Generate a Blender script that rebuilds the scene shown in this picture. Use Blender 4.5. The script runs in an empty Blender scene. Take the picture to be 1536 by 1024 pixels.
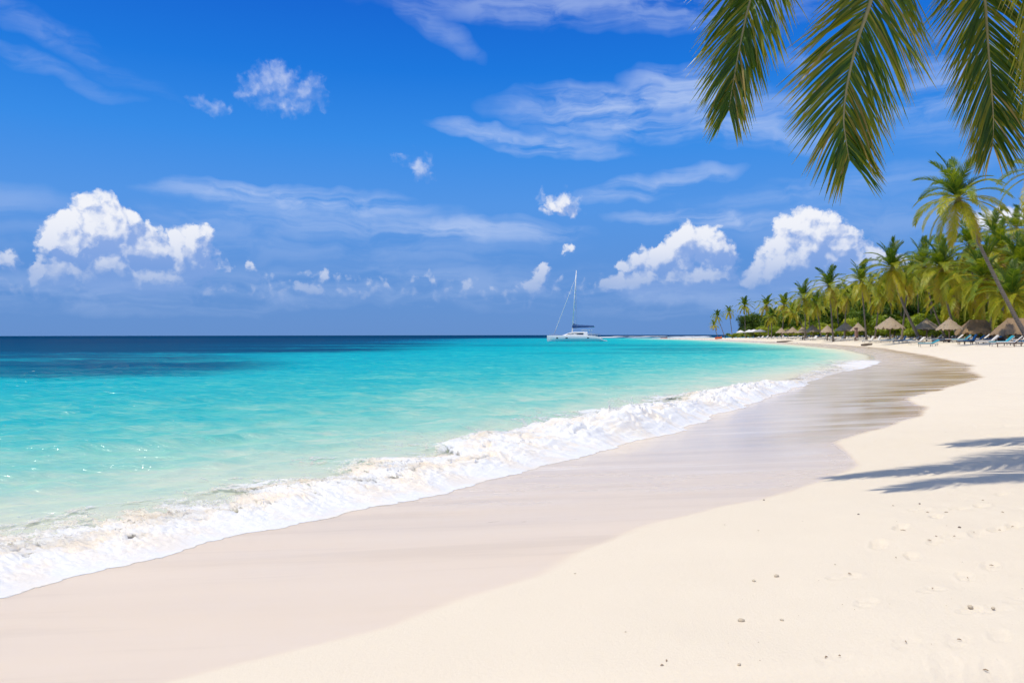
import bpy, math, random
import numpy as np
from mathutils import Vector, Matrix, Euler

random.seed(7)
RS = np.random.RandomState(11)
S = bpy.context.scene
COL = S.collection
F = 1205.0          # focal length in pixels of a 1536 wide frame
CX, HY = 768.0, 502.5
CAMZ = 1.9
SUN_EL, SUN_AZ = math.radians(68), math.radians(-110)   # azimuth from +Y, positive to the right

# ------------------------------------------------------------------ noise
_pr = np.random.RandomState(3)
_PERM = _pr.permutation(512).astype(np.int64)
_GA = _pr.rand(512) * 2 * np.pi
_GX, _GY = np.cos(_GA), np.sin(_GA)

def perlin(x, y):
    x = np.asarray(x, float); y = np.asarray(y, float)
    xi = np.floor(x).astype(np.int64); yi = np.floor(y).astype(np.int64)
    xf = x - xi; yf = y - yi
    u = xf**3 * (xf * (xf * 6 - 15) + 10); v = yf**3 * (yf * (yf * 6 - 15) + 10)
    def g(ix, iy, dx, dy):
        h = _PERM[(_PERM[ix & 511] + iy) & 511]
        return _GX[h] * dx + _GY[h] * dy
    a = g(xi, yi, xf, yf); b = g(xi + 1, yi, xf - 1, yf)
    c = g(xi, yi + 1, xf, yf - 1); d = g(xi + 1, yi + 1, xf - 1, yf - 1)
    return 1.5 * (a + u * (b - a) + v * ((c + u * (d - c)) - (a + u * (b - a))))

def fbm(x, y, o=4, gain=.5, lac=2.03):
    r = 0; a = 1.0
    for i in range(o):
        r = r + a * perlin(x + 17.3 * i, y - 9.1 * i)
        x = x * lac; y = y * lac; a *= gain
    return r

def billow(x, y, o=4, gain=.5):
    r = 0; a = 1.0
    for i in range(o):
        r = r + a * (1 - 2 * np.abs(perlin(x + 7.7 * i, y + 3.3 * i)))
        x = x * 2.1; y = y * 2.1; a *= gain
    return r

def sstep(a, b, x):
    t = np.clip((np.asarray(x, float) - a) / (b - a), 0, 1)
    return t * t * (3 - 2 * t)

# ------------------------------------------------------------------ the coast, as curves in metres
def unproj(pts, z):
    out = []
    for px, py in pts:
        d = (CAMZ - z) * F / (py - HY)
        out.append((d, (px - CX) / F * d))
    return sorted(out)

W_PX = [(0, 890), (90, 868), (215, 835), (275, 822), (370, 795), (520, 768), (690, 733), (780, 705), (870, 683), (985, 655),
        (1100, 612), (1190, 582), (1240, 563), (1300, 552), (1325, 540), (1318, 533), (1280, 525), (1200, 517.5), (1100, 512), (1050, 510)]
D_PX = [(250, 1024), (590, 940), (720, 893), (830, 860), (872, 828), (990, 785), (1080, 762), (1150, 750), (1240, 722), (1292, 700), (1255, 664),
        (1380, 626), (1392, 612), (1360, 600), (1440, 578), (1478, 568), (1455, 556), (1465, 549), (1420, 540), (1395, 534), (1330, 524)]
wp = [(-60, -47), (-20, -20.5), (0, -7.6)] + unproj(W_PX, .03) + [(340, 68), (374, 57), (378, 60), (388, 80), (420, 130), (520, 280), (700, 600), (3000, 5000), (60000, 99000)]
dp = [(-60, -43), (-20, -17.5), (0, -4.4)] + unproj(D_PX, .20)
_LY = np.concatenate([np.linspace(-60, 3, 200)[:-1], np.geomspace(3, 60000, 4000)])
def curve(pts, k):
    p = np.array(pts); v = np.interp(_LY, p[:, 0], p[:, 1])
    ker = np.exp(-np.linspace(-2, 2, 2 * k + 1)**2); ker /= ker.sum()
    vv = np.concatenate([np.full(k, v[0]), v, np.full(k, v[-1])])
    o = np.convolve(vv, ker, 'valid')
    o[:k] = v[:k]; o[-k:] = v[-k:]
    return o
_XW = curve(wp, 34)
_XDr = np.interp(_LY, [q[0] for q in dp], [q[1] for q in dp])
_far = _LY > dp[-1][0]
_XDr[_far] = _XW[_far] + 4.0
ker = np.exp(-np.linspace(-2, 2, 19)**2); ker /= ker.sum()
_XD = np.convolve(np.pad(_XDr, 9, mode='edge'), ker, 'valid')
_SL = np.gradient(_XW, _LY)
_SLs = np.convolve(np.pad(_SL, 60, mode='edge'), np.ones(121) / 121, 'valid')
_C = np.clip(1 / np.sqrt(1 + _SLs**2), .35, 1)
def fw(y): return np.interp(y, _LY, _XW)
def fd(y): return np.maximum(np.interp(y, _LY, _XD), fw(y) + .8)
def fc(y): return np.interp(y, _LY, _C)

# footprints and scuffs: (px, py, length, heading)
FOOT_PX = [(1457, 917), (1492, 916), (1430, 806), (1403, 813), (1468, 801), (1500, 795), (1522, 790), (1266, 866), (1398, 886), (1448, 866),
           (1486, 851), (1252, 990), (1360, 966), (1438, 962), (1496, 1012), (1352, 792), (1405, 776), (1440, 764), (1530, 902), (1318, 818),
           (1370, 836), (1300, 905), (1420, 1000), (1500, 955), (1474, 760), (1505, 742), (1380, 765), (1510, 640), (1480, 655), (1525, 690), (1460, 640), (1500, 610)]

def height0(x, y):
    x = np.asarray(x, float); y = np.asarray(y, float)
    xw, xd, c = fw(y), fd(y), fc(y)
    t = (x - xw) * c; td = (xd - xw) * c
    near = sstep(18, 75, y)
    A = .55 + .60 * near; s = 6.0
    sea = .03 - np.interp(-t, [0, 2, 5, 12, 25, 60, 110, 180, 400, 3000], [0, .12, .36, .9, 1.6, 2.6, 4.2, 9, 14, 40])
    wet = .03 + .17 * np.clip(t / td, 0, 1)
    q = np.maximum(t - td, 0)
    damp = 1 - .75 * sstep(240, 330, y)
    dry = .20 + A * damp * (1 - np.exp(-q / s)) + np.minimum(q, 1.5) / 1.5 * (.022 * fbm(x * .55, y * .55, 3))
    return np.where(t < 0, sea, np.where(q > 0, dry, wet)), t, q, td

def ground_at(px, py):
    d = 4.0
    for _ in range(60):
        x = (px - CX) / F * d
        z = float(height0(x, d)[0])
        d2 = (CAMZ - z) * F / (py - HY)
        d = .5 * d + .5 * d2
    x = (px - CX) / F * d
    return x, d, float(height0(x, d)[0])

FOOT = []
for k, (px, py) in enumerate(FOOT_PX):
    gx, gy, gz = ground_at(px, py)
    FOOT.append((gx, gy, math.radians(random.uniform(20, 75)), random.uniform(.18, .24), random.uniform(.011, .022) * min(1, (gy / 6)**2)))
for k in range(80):       # fainter old prints towards the palms
    gx, gy = random.uniform(2.0, 15), random.uniform(6.8, 19)
    if gx < fd(gy) + 2.2: continue
    FOOT.append((gx, gy, random.uniform(0, 6.28), random.uniform(.14, .24), random.uniform(.005, .014)))

def height(x, y):
    z, t, q, td = height0(x, y)
    m = (q > .3) & (y < 30) & (y > 2) & (x > -3) & (x < 22)
    if m.any():
        xs, ys = x[m], y[m]; dz = np.zeros_like(xs)
        dz += .006 * fbm(xs * 3.1, ys * 3.1, 3) * sstep(.3, 2, q[m]) * sstep(0, 5, xs)
        for fx, fy, a, L, dp_ in FOOT:
            k = np.abs(xs - fx) + np.abs(ys - fy) < .6
            if not k.any(): continue
            ex, ey = xs[k] - fx, ys[k] - fy
            u = (ex * math.cos(a) + ey * math.sin(a)) / (L * .5); v = (-ex * math.sin(a) + ey * math.cos(a)) / (L * .22)
            n = .5 * perlin(ex * 22 + fx * 9, ey * 22) + .3 * perlin(ex * 50 + fx * 9, ey * 50)
            heel = np.exp(-(((u + .55) / .5)**2 + v**2 + n)**2); toe = np.exp(-(((u - .35) / .6)**2 + (v * .8)**2 + n)**2)
            rim = np.exp(-((np.sqrt(u**2 + v**2) - 1.35) / .3)**2)
            dz[k] += -dp_ * np.maximum(heel, toe) + .3 * dp_ * rim
        z = z.copy(); z[m] += dz
    return z, t, q, td

# ------------------------------------------------------------------ materials helpers
def newmat(name):
    m = bpy.data.materials.new(name); m.use_nodes = True
    nt = m.node_tree; nt.nodes.clear()
    return m, NG(nt)

class NG:
    def __init__(s, nt): s.nt = nt
    def n(s, t, **kw):
        nd = s.nt.nodes.new(t)
        for k, v in kw.items(): setattr(nd, k, v)
        return nd
    def link(s, a, b): s.nt.links.new(a, b)
    def put(s, sock, v):
        if v is None: return
        if isinstance(v, bpy.types.NodeSocket): s.link(v, sock)
        else: sock.default_value = v
    def m(s, op, a, b=None, c=None, clamp=False):
        nd = s.n('ShaderNodeMath', operation=op, use_clamp=clamp)
        for i, v in enumerate((a, b, c)): s.put(nd.inputs[i], v)
        return nd.outputs[0]
    def v(s, op, a, b=None, c=None, scale=None):
        nd = s.n('ShaderNodeVectorMath', operation=op)
        for i, w in enumerate((a, b, c)):
            if w is not None: s.put(nd.inputs[i], w)
        if scale is not None: s.put(nd.inputs['Scale'], scale)
        return nd.outputs['Value'] if op in ('DOT_PRODUCT', 'LENGTH') else nd.outputs[0]
    def ss(s, x, a, b):
        nd = s.n('ShaderNodeMapRange', interpolation_type='SMOOTHSTEP')
        s.put(nd.inputs[0], x); s.put(nd.inputs[1], a); s.put(nd.inputs[2], b)
        return nd.outputs[0]
    def mix(s, f, a, b, blend='MIX'):
        nd = s.n('ShaderNodeMix', data_type='RGBA', blend_type=blend)
        s.put(nd.inputs[0], f)
        for i, w in ((6, a), (7, b)):
            if not isinstance(w, bpy.types.NodeSocket) and len(w) == 3: w = (*w, 1)
            s.put(nd.inputs[i], w)
        return nd.outputs[2]
    flat = False
    def noise(s, vec, scale, detail=3, rough=.5, dist=0, out=0):
        nd = s.n('ShaderNodeTexNoise', noise_dimensions='2D' if s.flat else '3D'); s.put(nd.inputs['Vector'], vec)
        nd.inputs['Scale'].default_value = scale; nd.inputs['Detail'].default_value = detail
        nd.inputs['Roughness'].default_value = rough; nd.inputs['Distortion'].default_value = dist
        return nd.outputs[out]
    def attr(s, name, out='Fac'):
        return s.n('ShaderNodeAttribute', attribute_name=name).outputs[out]
    def ramp(s, f, stops, interp='LINEAR'):
        nd = s.n('ShaderNodeValToRGB'); s.put(nd.inputs[0], f); cr = nd.color_ramp; cr.interpolation = interp
        while len(cr.elements) > 1: cr.elements.remove(cr.elements[-1])
        for i, (p, c) in enumerate(stops):
            e = cr.elements[0] if i == 0 else cr.elements.new(p)
            e.position = p; e.color = (*c, 1)
        return nd.outputs[0]
    def bump(s, h, strength, dist, normal=None):
        nd = s.n('ShaderNodeBump'); s.put(nd.inputs['Height'], h)
        nd.inputs['Strength'].default_value = strength; nd.inputs['Distance'].default_value = dist
        if normal is not None: s.link(normal, nd.inputs['Normal'])
        return nd.outputs[0]
    def bsdf(s, color, rough=.6, normal=None, **kw):
        nd = s.n('ShaderNodeBsdfPrincipled')
        if not isinstance(color, bpy.types.NodeSocket) and len(color) == 3: color = (*color, 1)
        s.put(nd.inputs['Base Color'], color); s.put(nd.inputs['Roughness'], rough)
        if normal is not None: s.link(normal, nd.inputs['Normal'])
        for k, v in kw.items(): s.put(nd.inputs[k.replace('_', ' ')], v)
        return nd.outputs[0]
    def out(s, sh):
        o = s.n('ShaderNodeOutputMaterial'); s.link(sh, o.inputs['Surface'])
    def mixsh(s, f, a, b):
        nd = s.n('ShaderNodeMixShader'); s.put(nd.inputs[0], f); s.link(a, nd.inputs[1]); s.link(b, nd.inputs[2])
        return nd.outputs[0]
    def pos(s): return s.n('ShaderNodeNewGeometry').outputs['Position']
    def obj(s): return s.n('ShaderNodeTexCoord').outputs['Object']
    def rnd(s): return s.n('ShaderNodeObjectInfo').outputs['Random']

def simple(name, color, rough=.6, var=.15, nscale=6, bump=0, **kw):
    m, g = newmat(name)
    n = g.noise(g.obj(), nscale, 4)
    c = g.mix(n, tuple(v * (1 - var) for v in color), tuple(min(1, v * (1 + var)) for v in color))
    nm = g.bump(n, .6, bump) if bump else None
    g.out(g.bsdf(c, rough, nm, **kw))
    return m

# ------------------------------------------------------------------ mesh helpers
def mesh_np(name, V, faces, mat=None, attrs=None, smooth=False):
    """faces: list of int arrays (n,k)"""
    V = np.ascontiguousarray(V, np.float32)
    me = bpy.data.meshes.new(name)
    me.vertices.add(len(V)); me.vertices.foreach_set('co', V.ravel())
    li, ls, lt, o = [], [], [], 0
    for fa in faces:
        fa = np.asarray(fa, np.int32)
        if fa.size == 0: continue
        n, k = fa.shape
        li.append(fa.ravel()); ls.append(o + np.arange(n) * k); lt.append(np.full(n, k)); o += n * k
    li = np.concatenate(li).astype(np.int32); ls = np.concatenate(ls).astype(np.int32); lt = np.concatenate(lt).astype(np.int32)
    me.loops.add(len(li)); me.loops.foreach_set('vertex_index', li)
    me.polygons.add(len(ls)); me.polygons.foreach_set('loop_start', ls); me.polygons.foreach_set('loop_total', lt)
    if smooth: me.polygons.foreach_set('use_smooth', np.ones(len(ls), bool))
    for k, v in (attrs or {}).items():
        a = me.attributes.new(k, 'FLOAT', 'POINT'); a.data.foreach_set('value', np.ascontiguousarray(v, np.float32))
    me.update(calc_edges=True); me.validate()
    if mat: me.materials.append(mat)
    return me

def link(name, me, parent=None, loc=None, rot=None, scale=None):
    o = bpy.data.objects.new(name, me); COL.objects.link(o)
    if parent is not None: o.parent = parent
    if loc is not None: o.location = loc
    if rot is not None: o.rotation_euler = rot
    if scale is not None: o.scale = scale if hasattr(scale, '__len__') else (scale,) * 3
    return o

def thing(name, label, cat, loc=(0, 0, 0), rotz=0, group=None, scale=1):
    o = link(name, None, None, loc, (0, 0, rotz), scale); o.empty_display_size = .2
    return tag(o, label, cat, group)
def tag(o, label, cat, group=None):
    o['label'] = label; o['category'] = cat
    if group: o['group'] = group
    return o
def struct(o, kind='structure'): o['kind'] = kind; return o

class MB:
    """collects shapes into one mesh"""
    def __init__(s): s.v = []; s.f4 = []; s.f3 = []; s.n = 0
    def add(s, V, f4=None, f3=None):
        V = np.asarray(V, float)
        if f4 is not None and len(f4): s.f4.append(np.asarray(f4) + s.n)
        if f3 is not None and len(f3): s.f3.append(np.asarray(f3) + s.n)
        s.v.append(V); s.n += len(V); return s
    def box(s, c, d, rot=None, taper=1):
        x, y, z = d[0] / 2, d[1] / 2, d[2] / 2
        V = np.array([(-x, -y, -z), (x, -y, -z), (x, y, -z), (-x, y, -z), (-x * taper, -y * taper, z), (x * taper, -y * taper, z), (x * taper, y * taper, z), (-x * taper, y * taper, z)])
        if rot is not None: V = V @ np.array(Euler(rot).to_matrix()).T
        return s.add(V + np.array(c), [(3, 2, 1, 0), (4, 5, 6, 7), (0, 1, 5, 4), (1, 2, 6, 5), (2, 3, 7, 6), (3, 0, 4, 7)])
    def tube(s, P, R, k=8, cap=True):
        P = np.asarray(P, float); n = len(P); R = np.full(n, R) if np.isscalar(R) else np.asarray(R, float)
        T = np.gradient(P, axis=0); T /= np.linalg.norm(T, axis=1, keepdims=True) + 1e-9
        ref = np.array([0, 0, 1.]) if abs(T[:, 2]).mean() < .8 else np.array([1., 0, 0])
        U = np.cross(T, ref); U /= np.linalg.norm(U, axis=1, keepdims=True) + 1e-9
        Wv = np.cross(T, U); a = np.arange(k) * 2 * np.pi / k
        V = P[:, None] + R[:, None, None] * (np.cos(a)[None, :, None] * U[:, None] + np.sin(a)[None, :, None] * Wv[:, None])
        i = np.arange(n - 1)[:, None] * k; j = np.arange(k)[None]; j2 = (j + 1) % k
        f = np.stack([i + j, i + j2, i + k + j2, i + k + j], -1).reshape(-1, 4)
        V = V.reshape(-1, 3); f3 = None
        if cap:
            V = np.vstack([V, P[0], P[-1]]); a0 = n * k; jj = np.arange(k); jn = (jj + 1) % k
            f3 = np.concatenate([np.stack([jn, jj, np.full(k, a0)], 1), np.stack([(n - 1) * k + jj, (n - 1) * k + jn, np.full(k, a0 + 1)], 1)])
        return s.add(V, f, f3)
    def sphere(s, c, r, seg=10, rings=7, jit=0, rng=None):
        r = np.array(r if hasattr(r, '__len__') else (r, r, r), float)
        th = np.linspace(0, np.pi, rings + 1)[1:-1]; ph = np.arange(seg) * 2 * np.pi / seg
        V = np.stack([np.sin(th)[:, None] * np.cos(ph), np.sin(th)[:, None] * np.sin(ph), np.cos(th)[:, None] * np.ones(seg)], -1).reshape(-1, 3)
        V = np.vstack([V, (0, 0, 1), (0, 0, -1)])
        if jit: V = V * (1 + jit * (rng or RS).randn(len(V), 1))
        n = rings - 1; i = np.arange(n - 1)[:, None] * seg; j = np.arange(seg)[None]; j2 = (j + 1) % seg
        f = np.stack([i + j, i + seg + j, i + seg + j2, i + j2], -1).reshape(-1, 4)
        jj = np.arange(seg); jn = (jj + 1) % seg; a0 = n * seg
        f3 = np.concatenate([np.stack([jj, jn, np.full(seg, a0)], 1), np.stack([(n - 1) * seg + jn, (n - 1) * seg + jj, np.full(seg, a0 + 1)], 1)])
        return s.add(V * r + np.array(c), f, f3)
    def loft(s, rings, closed=True, cap=True):
        R = np.asarray(rings, float); n, k, _ = R.shape
        i = np.arange(n - 1)[:, None] * k; j = np.arange(k if closed else k - 1)[None]; j2 = (j + 1) % k
        f = np.stack([i + j, i + j2, i + k + j2, i + k + j], -1).reshape(-1, 4)
        s.add(R.reshape(-1, 3), f)
        if cap:
            for ring, flip in ((R[0], True), (R[-1], False)):
                V = np.vstack([ring, ring.mean(0)]); jj = np.arange(k); jn = (jj + 1) % k
                t = np.stack([jn, jj, np.full(k, k)], 1) if flip else np.stack([jj, jn, np.full(k, k)], 1)
                s.add(V, None, t)
        return s
    def mesh(s, name, mat, smooth=False, attrs=None):
        fs = []
        if s.f4: fs.append(np.concatenate(s.f4))
        if s.f3: fs.append(np.concatenate(s.f3))
        return mesh_np(name, np.concatenate(s.v), fs, mat, attrs, smooth)

def grid_faces(nr, nc, keep=None, wrap=False):
    i = np.arange(nr - 1)[:, None]; j = np.arange(nc if wrap else nc - 1)[None]; j2 = (j + 1) % nc
    f = np.stack([i * nc + j, i * nc + j2, (i + 1) * nc + j2, (i + 1) * nc + j], -1).reshape(-1, 4)
    return f if keep is None else f[keep]

def compact(V, f, attrs):
    used = np.unique(f); mp = np.full(len(V), -1); mp[used] = np.arange(len(used))
    return V[used], mp[f], {k: v[used] for k, v in attrs.items()}

# ------------------------------------------------------------------ camera
cam = bpy.data.cameras.new('camera'); cam.sensor_width = 36; cam.lens = 36 * F / 1536
cam.clip_start = .1; cam.clip_end = 200000
co = bpy.data.objects.new('camera', cam); COL.objects.link(co)
co.location = (0, 0, CAMZ)
co.rotation_euler = (math.radians(90) - math.atan((512 - HY) / F), 0, 0)
co.rotation_euler.rotate_axis('Z', math.radians(-.1))
S.camera = co

# ------------------------------------------------------------------ light
sun = bpy.data.lights.new('sun', 'SUN'); sun.energy = 3.4; sun.angle = math.radians(.5); sun.color = (1, .92, .77)
so = bpy.data.objects.new('sun', sun); COL.objects.link(so)
sd = Vector((math.cos(SUN_EL) * math.sin(SUN_AZ), math.cos(SUN_EL) * math.cos(SUN_AZ), math.sin(SUN_EL)))
so.rotation_euler = sd.to_track_quat('Z', 'Y').to_euler()

# ------------------------------------------------------------------ sky with clouds (all in world directions)
K = F / 100
def sky_uv(px, py):
    az = math.atan((px - CX) / F); el = math.atan((HY - py) / F * math.cos(az))
    return az * K, el * K
PUFF = [
 (150,318,34,28),(166,342,44,36),(112,362,42,40),(205,370,44,34),(92,385,30,22),(150,402,70,34),(282,384,38,36),(290,360,27,22),(306,398,28,24),(268,414,28,20),
 (320,430,18,15),(337,406,10,8),(373,400,11,11),(225,418,55,28),(78,408,30,18),(0,388,26,12),
 (432,425,13,11),(482,414,16,15),(465,432,22,13),(507,435,12,11),(546,440,8,8),(575,432,9,8),(648,418,14,10),(702,427,16,13),(735,434,9,7),
 (812,413,22,18),(800,430,28,18),(836,432,14,9),(850,378,15,9),
 (418,122,44,26),(382,132,26,24),(458,136,30,26),(430,160,44,18),(482,156,18,12),(313,158,24,14),(345,166,14,7),
 (626,246,22,22),(608,236,15,10),(635,264,16,12),(838,306,34,19),(822,300,17,11),(856,314,24,13),
 (1030,362,34,24),(1062,374,36,30),(1002,390,42,27),(1086,396,24,20),(950,398,30,15),(960,422,55,22),(1035,418,70,22),(1056,350,14,9),
 (1200,338,38,24),(1217,360,48,38),(1252,376,38,34),(1188,390,55,34),(1160,410,44,24),(1292,395,38,26),(1332,400,28,20),(1140,426,38,18),(1250,430,80,22),
 (1500,330,40,16),(1400,420,60,25),
 (190,436,150,30,.34),(60,430,90,28,.3),(470,436,110,24,.26),(1100,442,230,30,.34),(820,440,90,24,.28),(680,440,90,20,.2),(-120,380,70,50),(-220,420,90,40),(1720,380,80,60),(1850,400,90,50)]
CIRR = [(985,172,190,34,-4,1.1),(1040,140,90,28,-8,1.0),(800,212,120,14,-8,.9),(880,12,330,26,-3,.6),(72,48,120,15,-22,.27),(60,96,90,10,-14,.28),(450,300,160,16,-2,1.0),
        (480,330,190,30,0,.5),(700,342,150,18,-2,.85),(985,276,100,13,8,.85),(1065,326,110,12,-3,.95),(1420,130,90,60,0,.6),(1195,98,26,14,-20,.55),(650,40,70,14,-25,.4),(20,300,60,20,0,.35),
        (1100,195,120,20,-10,.8),(320,360,260,26,0,.3),(560,370,240,26,0,.3),(1250,280,200,16,5,.35),(200,438,280,24,0,.42),(620,425,300,24,0,.40),(1020,440,300,26,0,.45),(1300,330,160,30,0,.3)]

w = bpy.data.worlds.new('World'); S.world = w; w.use_nodes = True
w.node_tree.nodes.clear(); g = NG(w.node_tree); g.flat = True

def puff_density(q, P, puffs):
    n1 = q.noise(P, 2.2, 2, .5, out=1)
    n2 = q.noise(P, 8.0, 3, .6, out=1)
    o1 = q.v('MULTIPLY', q.v('SUBTRACT', n1, (.5, .5, .5)), (.36, .26, 0))
    o2 = q.v('MULTIPLY', q.v('SUBTRACT', n2, (.5, .5, .5)), (.15, .13, 0))
    Pw = q.v('ADD', q.v('ADD', P, o1), o2)
    acc = None
    for px, py, rx, ry, *hz_ in puffs:
        u, v = sky_uv(px, py); ix, iy = 100 / (rx * 1.1), 100 / (ry * 1.1)
        s = hz_[0] if hz_ else min(1.6, max(.45, (rx * ry)**.5 / 25)) * (.72 if py < 330 and rx < 60 and px < 900 else 1)
        e = q.v('MULTIPLY_ADD', Pw, (ix, iy, 0), (-u * ix, -v * iy, 0))
        h = q.m('MULTIPLY_ADD', q.v('DOT_PRODUCT', e, e), -s, s)
        acc = h if acc is None else q.m('SMOOTH_MAX', acc, h, .10)
    acc = q.m('MAXIMUM', acc, -1.5)
    vo = q.n('ShaderNodeTexVoronoi', feature='SMOOTH_F1', voronoi_dimensions='2D'); q.link(Pw, vo.inputs['Vector']); vo.inputs['Scale'].default_value = 5.2
    vo.inputs['Smoothness'].default_value = .5; vo.inputs['Detail'].default_value = 1.0
    d = q.m('ADD', acc, q.m('MULTIPLY_ADD', vo.outputs['Distance'], -.62, .30))
    n3 = q.noise(P, 5.5, 5, .6)
    return d, q.m('MULTIPLY_ADD', q.m('SUBTRACT', n3, .5), .8, d)

D = g.n('ShaderNodeTexCoord').outputs['Generated']
sx = g.n('ShaderNodeSeparateXYZ'); g.link(D, sx.inputs[0])
az = g.m('ARCTAN2', sx.outputs[0], sx.outputs[1]); el = g.m('ARCSINE', sx.outputs[2])
cb = g.n('ShaderNodeCombineXYZ'); g.put(cb.inputs[0], g.m('MULTIPLY', az, K)); g.put(cb.inputs[1], g.m('MULTIPLY', el, K))
P = cb.outputs[0]
sky = g.n('ShaderNodeTexSky', sky_type='NISHITA'); sky.sun_disc = False; sky.sun_elevation = SUN_EL; sky.sun_rotation = SUN_AZ
sky.air_density = 1.0; sky.dust_density = .25; sky.ozone_density = 2.0; sky.altitude = 0
def srgb(r, gg, b):
    f = lambda c: (c / 255 / 12.92) if c / 255 <= .04045 else ((c / 255 + .055) / 1.055)**2.4
    return f(r), f(gg), f(b)
eln = g.m('DIVIDE', el, math.pi / 2)
# air colour by height, unseen zenith whitened for neutral fill, mixed with physical sky
tint = g.ramp(eln, [(0, srgb(92, 141, 207)), (.045, srgb(87, 143, 216)), (.10, srgb(80, 149, 231)), (.15, srgb(48, 139, 233)), (.20, srgb(12, 119, 224)), (.255, srgb(0, 98, 211)), (.36, srgb(0, 84, 190)), (.52, srgb(140, 165, 205)), (.7, srgb(196, 202, 212)), (1, srgb(206, 210, 216))])
nis = g.mix(1.0, sky.outputs[0], (.1, .1, .1), 'MULTIPLY')
base = g.mix(.94, nis, tint)
def background(c):
    bg = g.n('ShaderNodeBackground'); g.link(c, bg.inputs[0]); bg.inputs[1].default_value = 1.0
    return bg.outputs[0]
high = g.m('MULTIPLY', g.ss(el, .62, 1.0), g.m('MULTIPLY', g.ss(g.noise(P, .9, 4, .6), .30, .62), .7))  # thin overhead cloud out of view, added to whiten the fill light
world = background(g.mix(high, base, srgb(196, 212, 245)))
# clouds, sector by sector of the compass
EDGE = [-9.0, -4.6, -2.6, -.4, 1.6, 3.2, 5.2, 9.5]
for k in range(len(EDGE) - 1):
    a0, a1 = EDGE[k], EDGE[k + 1]
    inside = lambda c, m: any(a0 - m < sky_uv(c[0] + f * c[2], c[1])[0] < a1 + m for f in (-1.25, -.6, 0, .6, 1.25))
    cir = [c for c in CIRR if inside(c, .3)]; puf = [c for c in PUFF if inside(c, .3)]
    cs = None
    nw = g.v('MULTIPLY', g.v('SUBTRACT', g.noise(P, 1.1, 3, .5, out=1), (.5, .5, .5)), (.5, .38, 0))
    Pc = g.v('ADD', P, nw)
    for px, py, rx, ry, an, st in cir:
        u, v = sky_uv(px, py); a = math.radians(an)
        mp = g.n('ShaderNodeMapping', vector_type='TEXTURE'); g.link(Pc, mp.inputs[0])
        mp.inputs['Location'].default_value = (u, v, 0); mp.inputs['Rotation'].default_value = (0, 0, a); mp.inputs['Scale'].default_value = (rx / 70, ry / 70, 1)
        h = g.m('MULTIPLY_ADD', g.v('DOT_PRODUCT', mp.outputs[0], mp.outputs[0]), -st, st)
        cs = h if cs is None else g.m('MAXIMUM', cs, h)
    col = base
    if cs is not None:
        wisp = g.noise(g.v('ADD', g.v('MULTIPLY', P, (.5, 2.4, 1)), g.v('SCALE', nw, scale=1.6)), 1.3, 5, .58, .3)
        ca = g.m('MULTIPLY', g.m('MULTIPLY', g.m('MAXIMUM', cs, 0), g.ss(wisp, .27, .70)), .78, clamp=True)
        col = g.mix(ca, col, srgb(190, 209, 245))
    if puf:
        b0, d0 = puff_density(g, P, puf); b1, d1 = puff_density(g, g.v('ADD', P, (-.10, .15, 0)), puf)
        alpha = g.ss(d0, -.06, g.m('MULTIPLY_ADD', g.ss(el, .12, .24), .75, .52))
        lit = g.m('MULTIPLY_ADD', g.m('SUBTRACT', b0, b1), 1.05, .25)
        lit = g.m('MULTIPLY_ADD', g.m('SUBTRACT', d0, b0), .35, lit)
        lit = g.ss(g.m('ADD', lit, g.m('MULTIPLY', g.ss(el, .05, .16), .17)), 0.0, 1.05)
        cc_ = g.mix(lit, srgb(146, 174, 228), srgb(246, 247, 252))
        hz = g.ss(el, .010, .11)          # air between us and the far cloud bases
        cc_ = g.mix(g.m('MULTIPLY', g.ss(el, .15, .26), .5), cc_, srgb(172, 194, 240))
        cc_ = g.mix(g.m('MULTIPLY_ADD', g.ss(el, .02, .15), -.55, .55), cc_, tint)
        alpha = g.m('MULTIPLY', g.m('MULTIPLY', alpha, hz), g.m('MULTIPLY_ADD', g.ss(el, .13, .27), -.36, .97))
        col = g.mix(alpha, col, cc_)
    pick = g.m('MULTIPLY', g.m('MULTIPLY', g.m('GREATER_THAN', g.m('MULTIPLY', az, K), a0), g.m('LESS_THAN', g.m('MULTIPLY', az, K), a1)),
               g.m('MULTIPLY', g.m('GREATER_THAN', el, .004), g.m('LESS_THAN', el, .56)))
    world = g.mixsh(pick, world, background(col))
wo = g.n('ShaderNodeOutputWorld'); g.link(world, wo.inputs[0])
w.cycles.sampling_method = 'NONE'

# ------------------------------------------------------------------ sand, seabed
m_sand, g = newmat('sand')
wet = g.attr('wet'); tan = g.attr('tan')
pos = g.pos()
gr = g.noise(pos, 240, 2, .7)
lg = g.noise(pos, .7, 4, .55)
dry = g.mix(lg, (.74, .65, .52), (.78, .695, .56))
dry = g.mix(g.m('MULTIPLY', g.ss(gr, .35, .8), .16), dry, (.62, .52, .40))
stre = g.noise(g.v('MULTIPLY', pos, (.16, 1.0, 1)), 1.1, 5, .6)
wcol = g.mix(stre, (.69, .57, .445), (.77, .65, .52))
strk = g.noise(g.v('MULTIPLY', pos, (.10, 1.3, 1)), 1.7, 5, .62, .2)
wcol = g.mix(g.m('MULTIPLY', g.attr('film'), g.ss(strk, .55, .68)), wcol, (.84, .74, .63))  # pale streaks: sky sheen on the water film put into the colour
wcol = g.mix(g.m('MULTIPLY', g.ss(strk, .50, .36), .22), wcol, (.52, .42, .33))
wcol = g.mix(g.m('MULTIPLY', tan, g.ss(stre, .44, .54)), wcol, (.50, .345, .175))  # tan wet sand, with the trees' golden reflection put into its colour
wsoft = g.ss(g.m('MULTIPLY_ADD', g.m('SUBTRACT', g.noise(pos, 3.2, 5, .62), .5), .22, wet), .2, .85)
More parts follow.
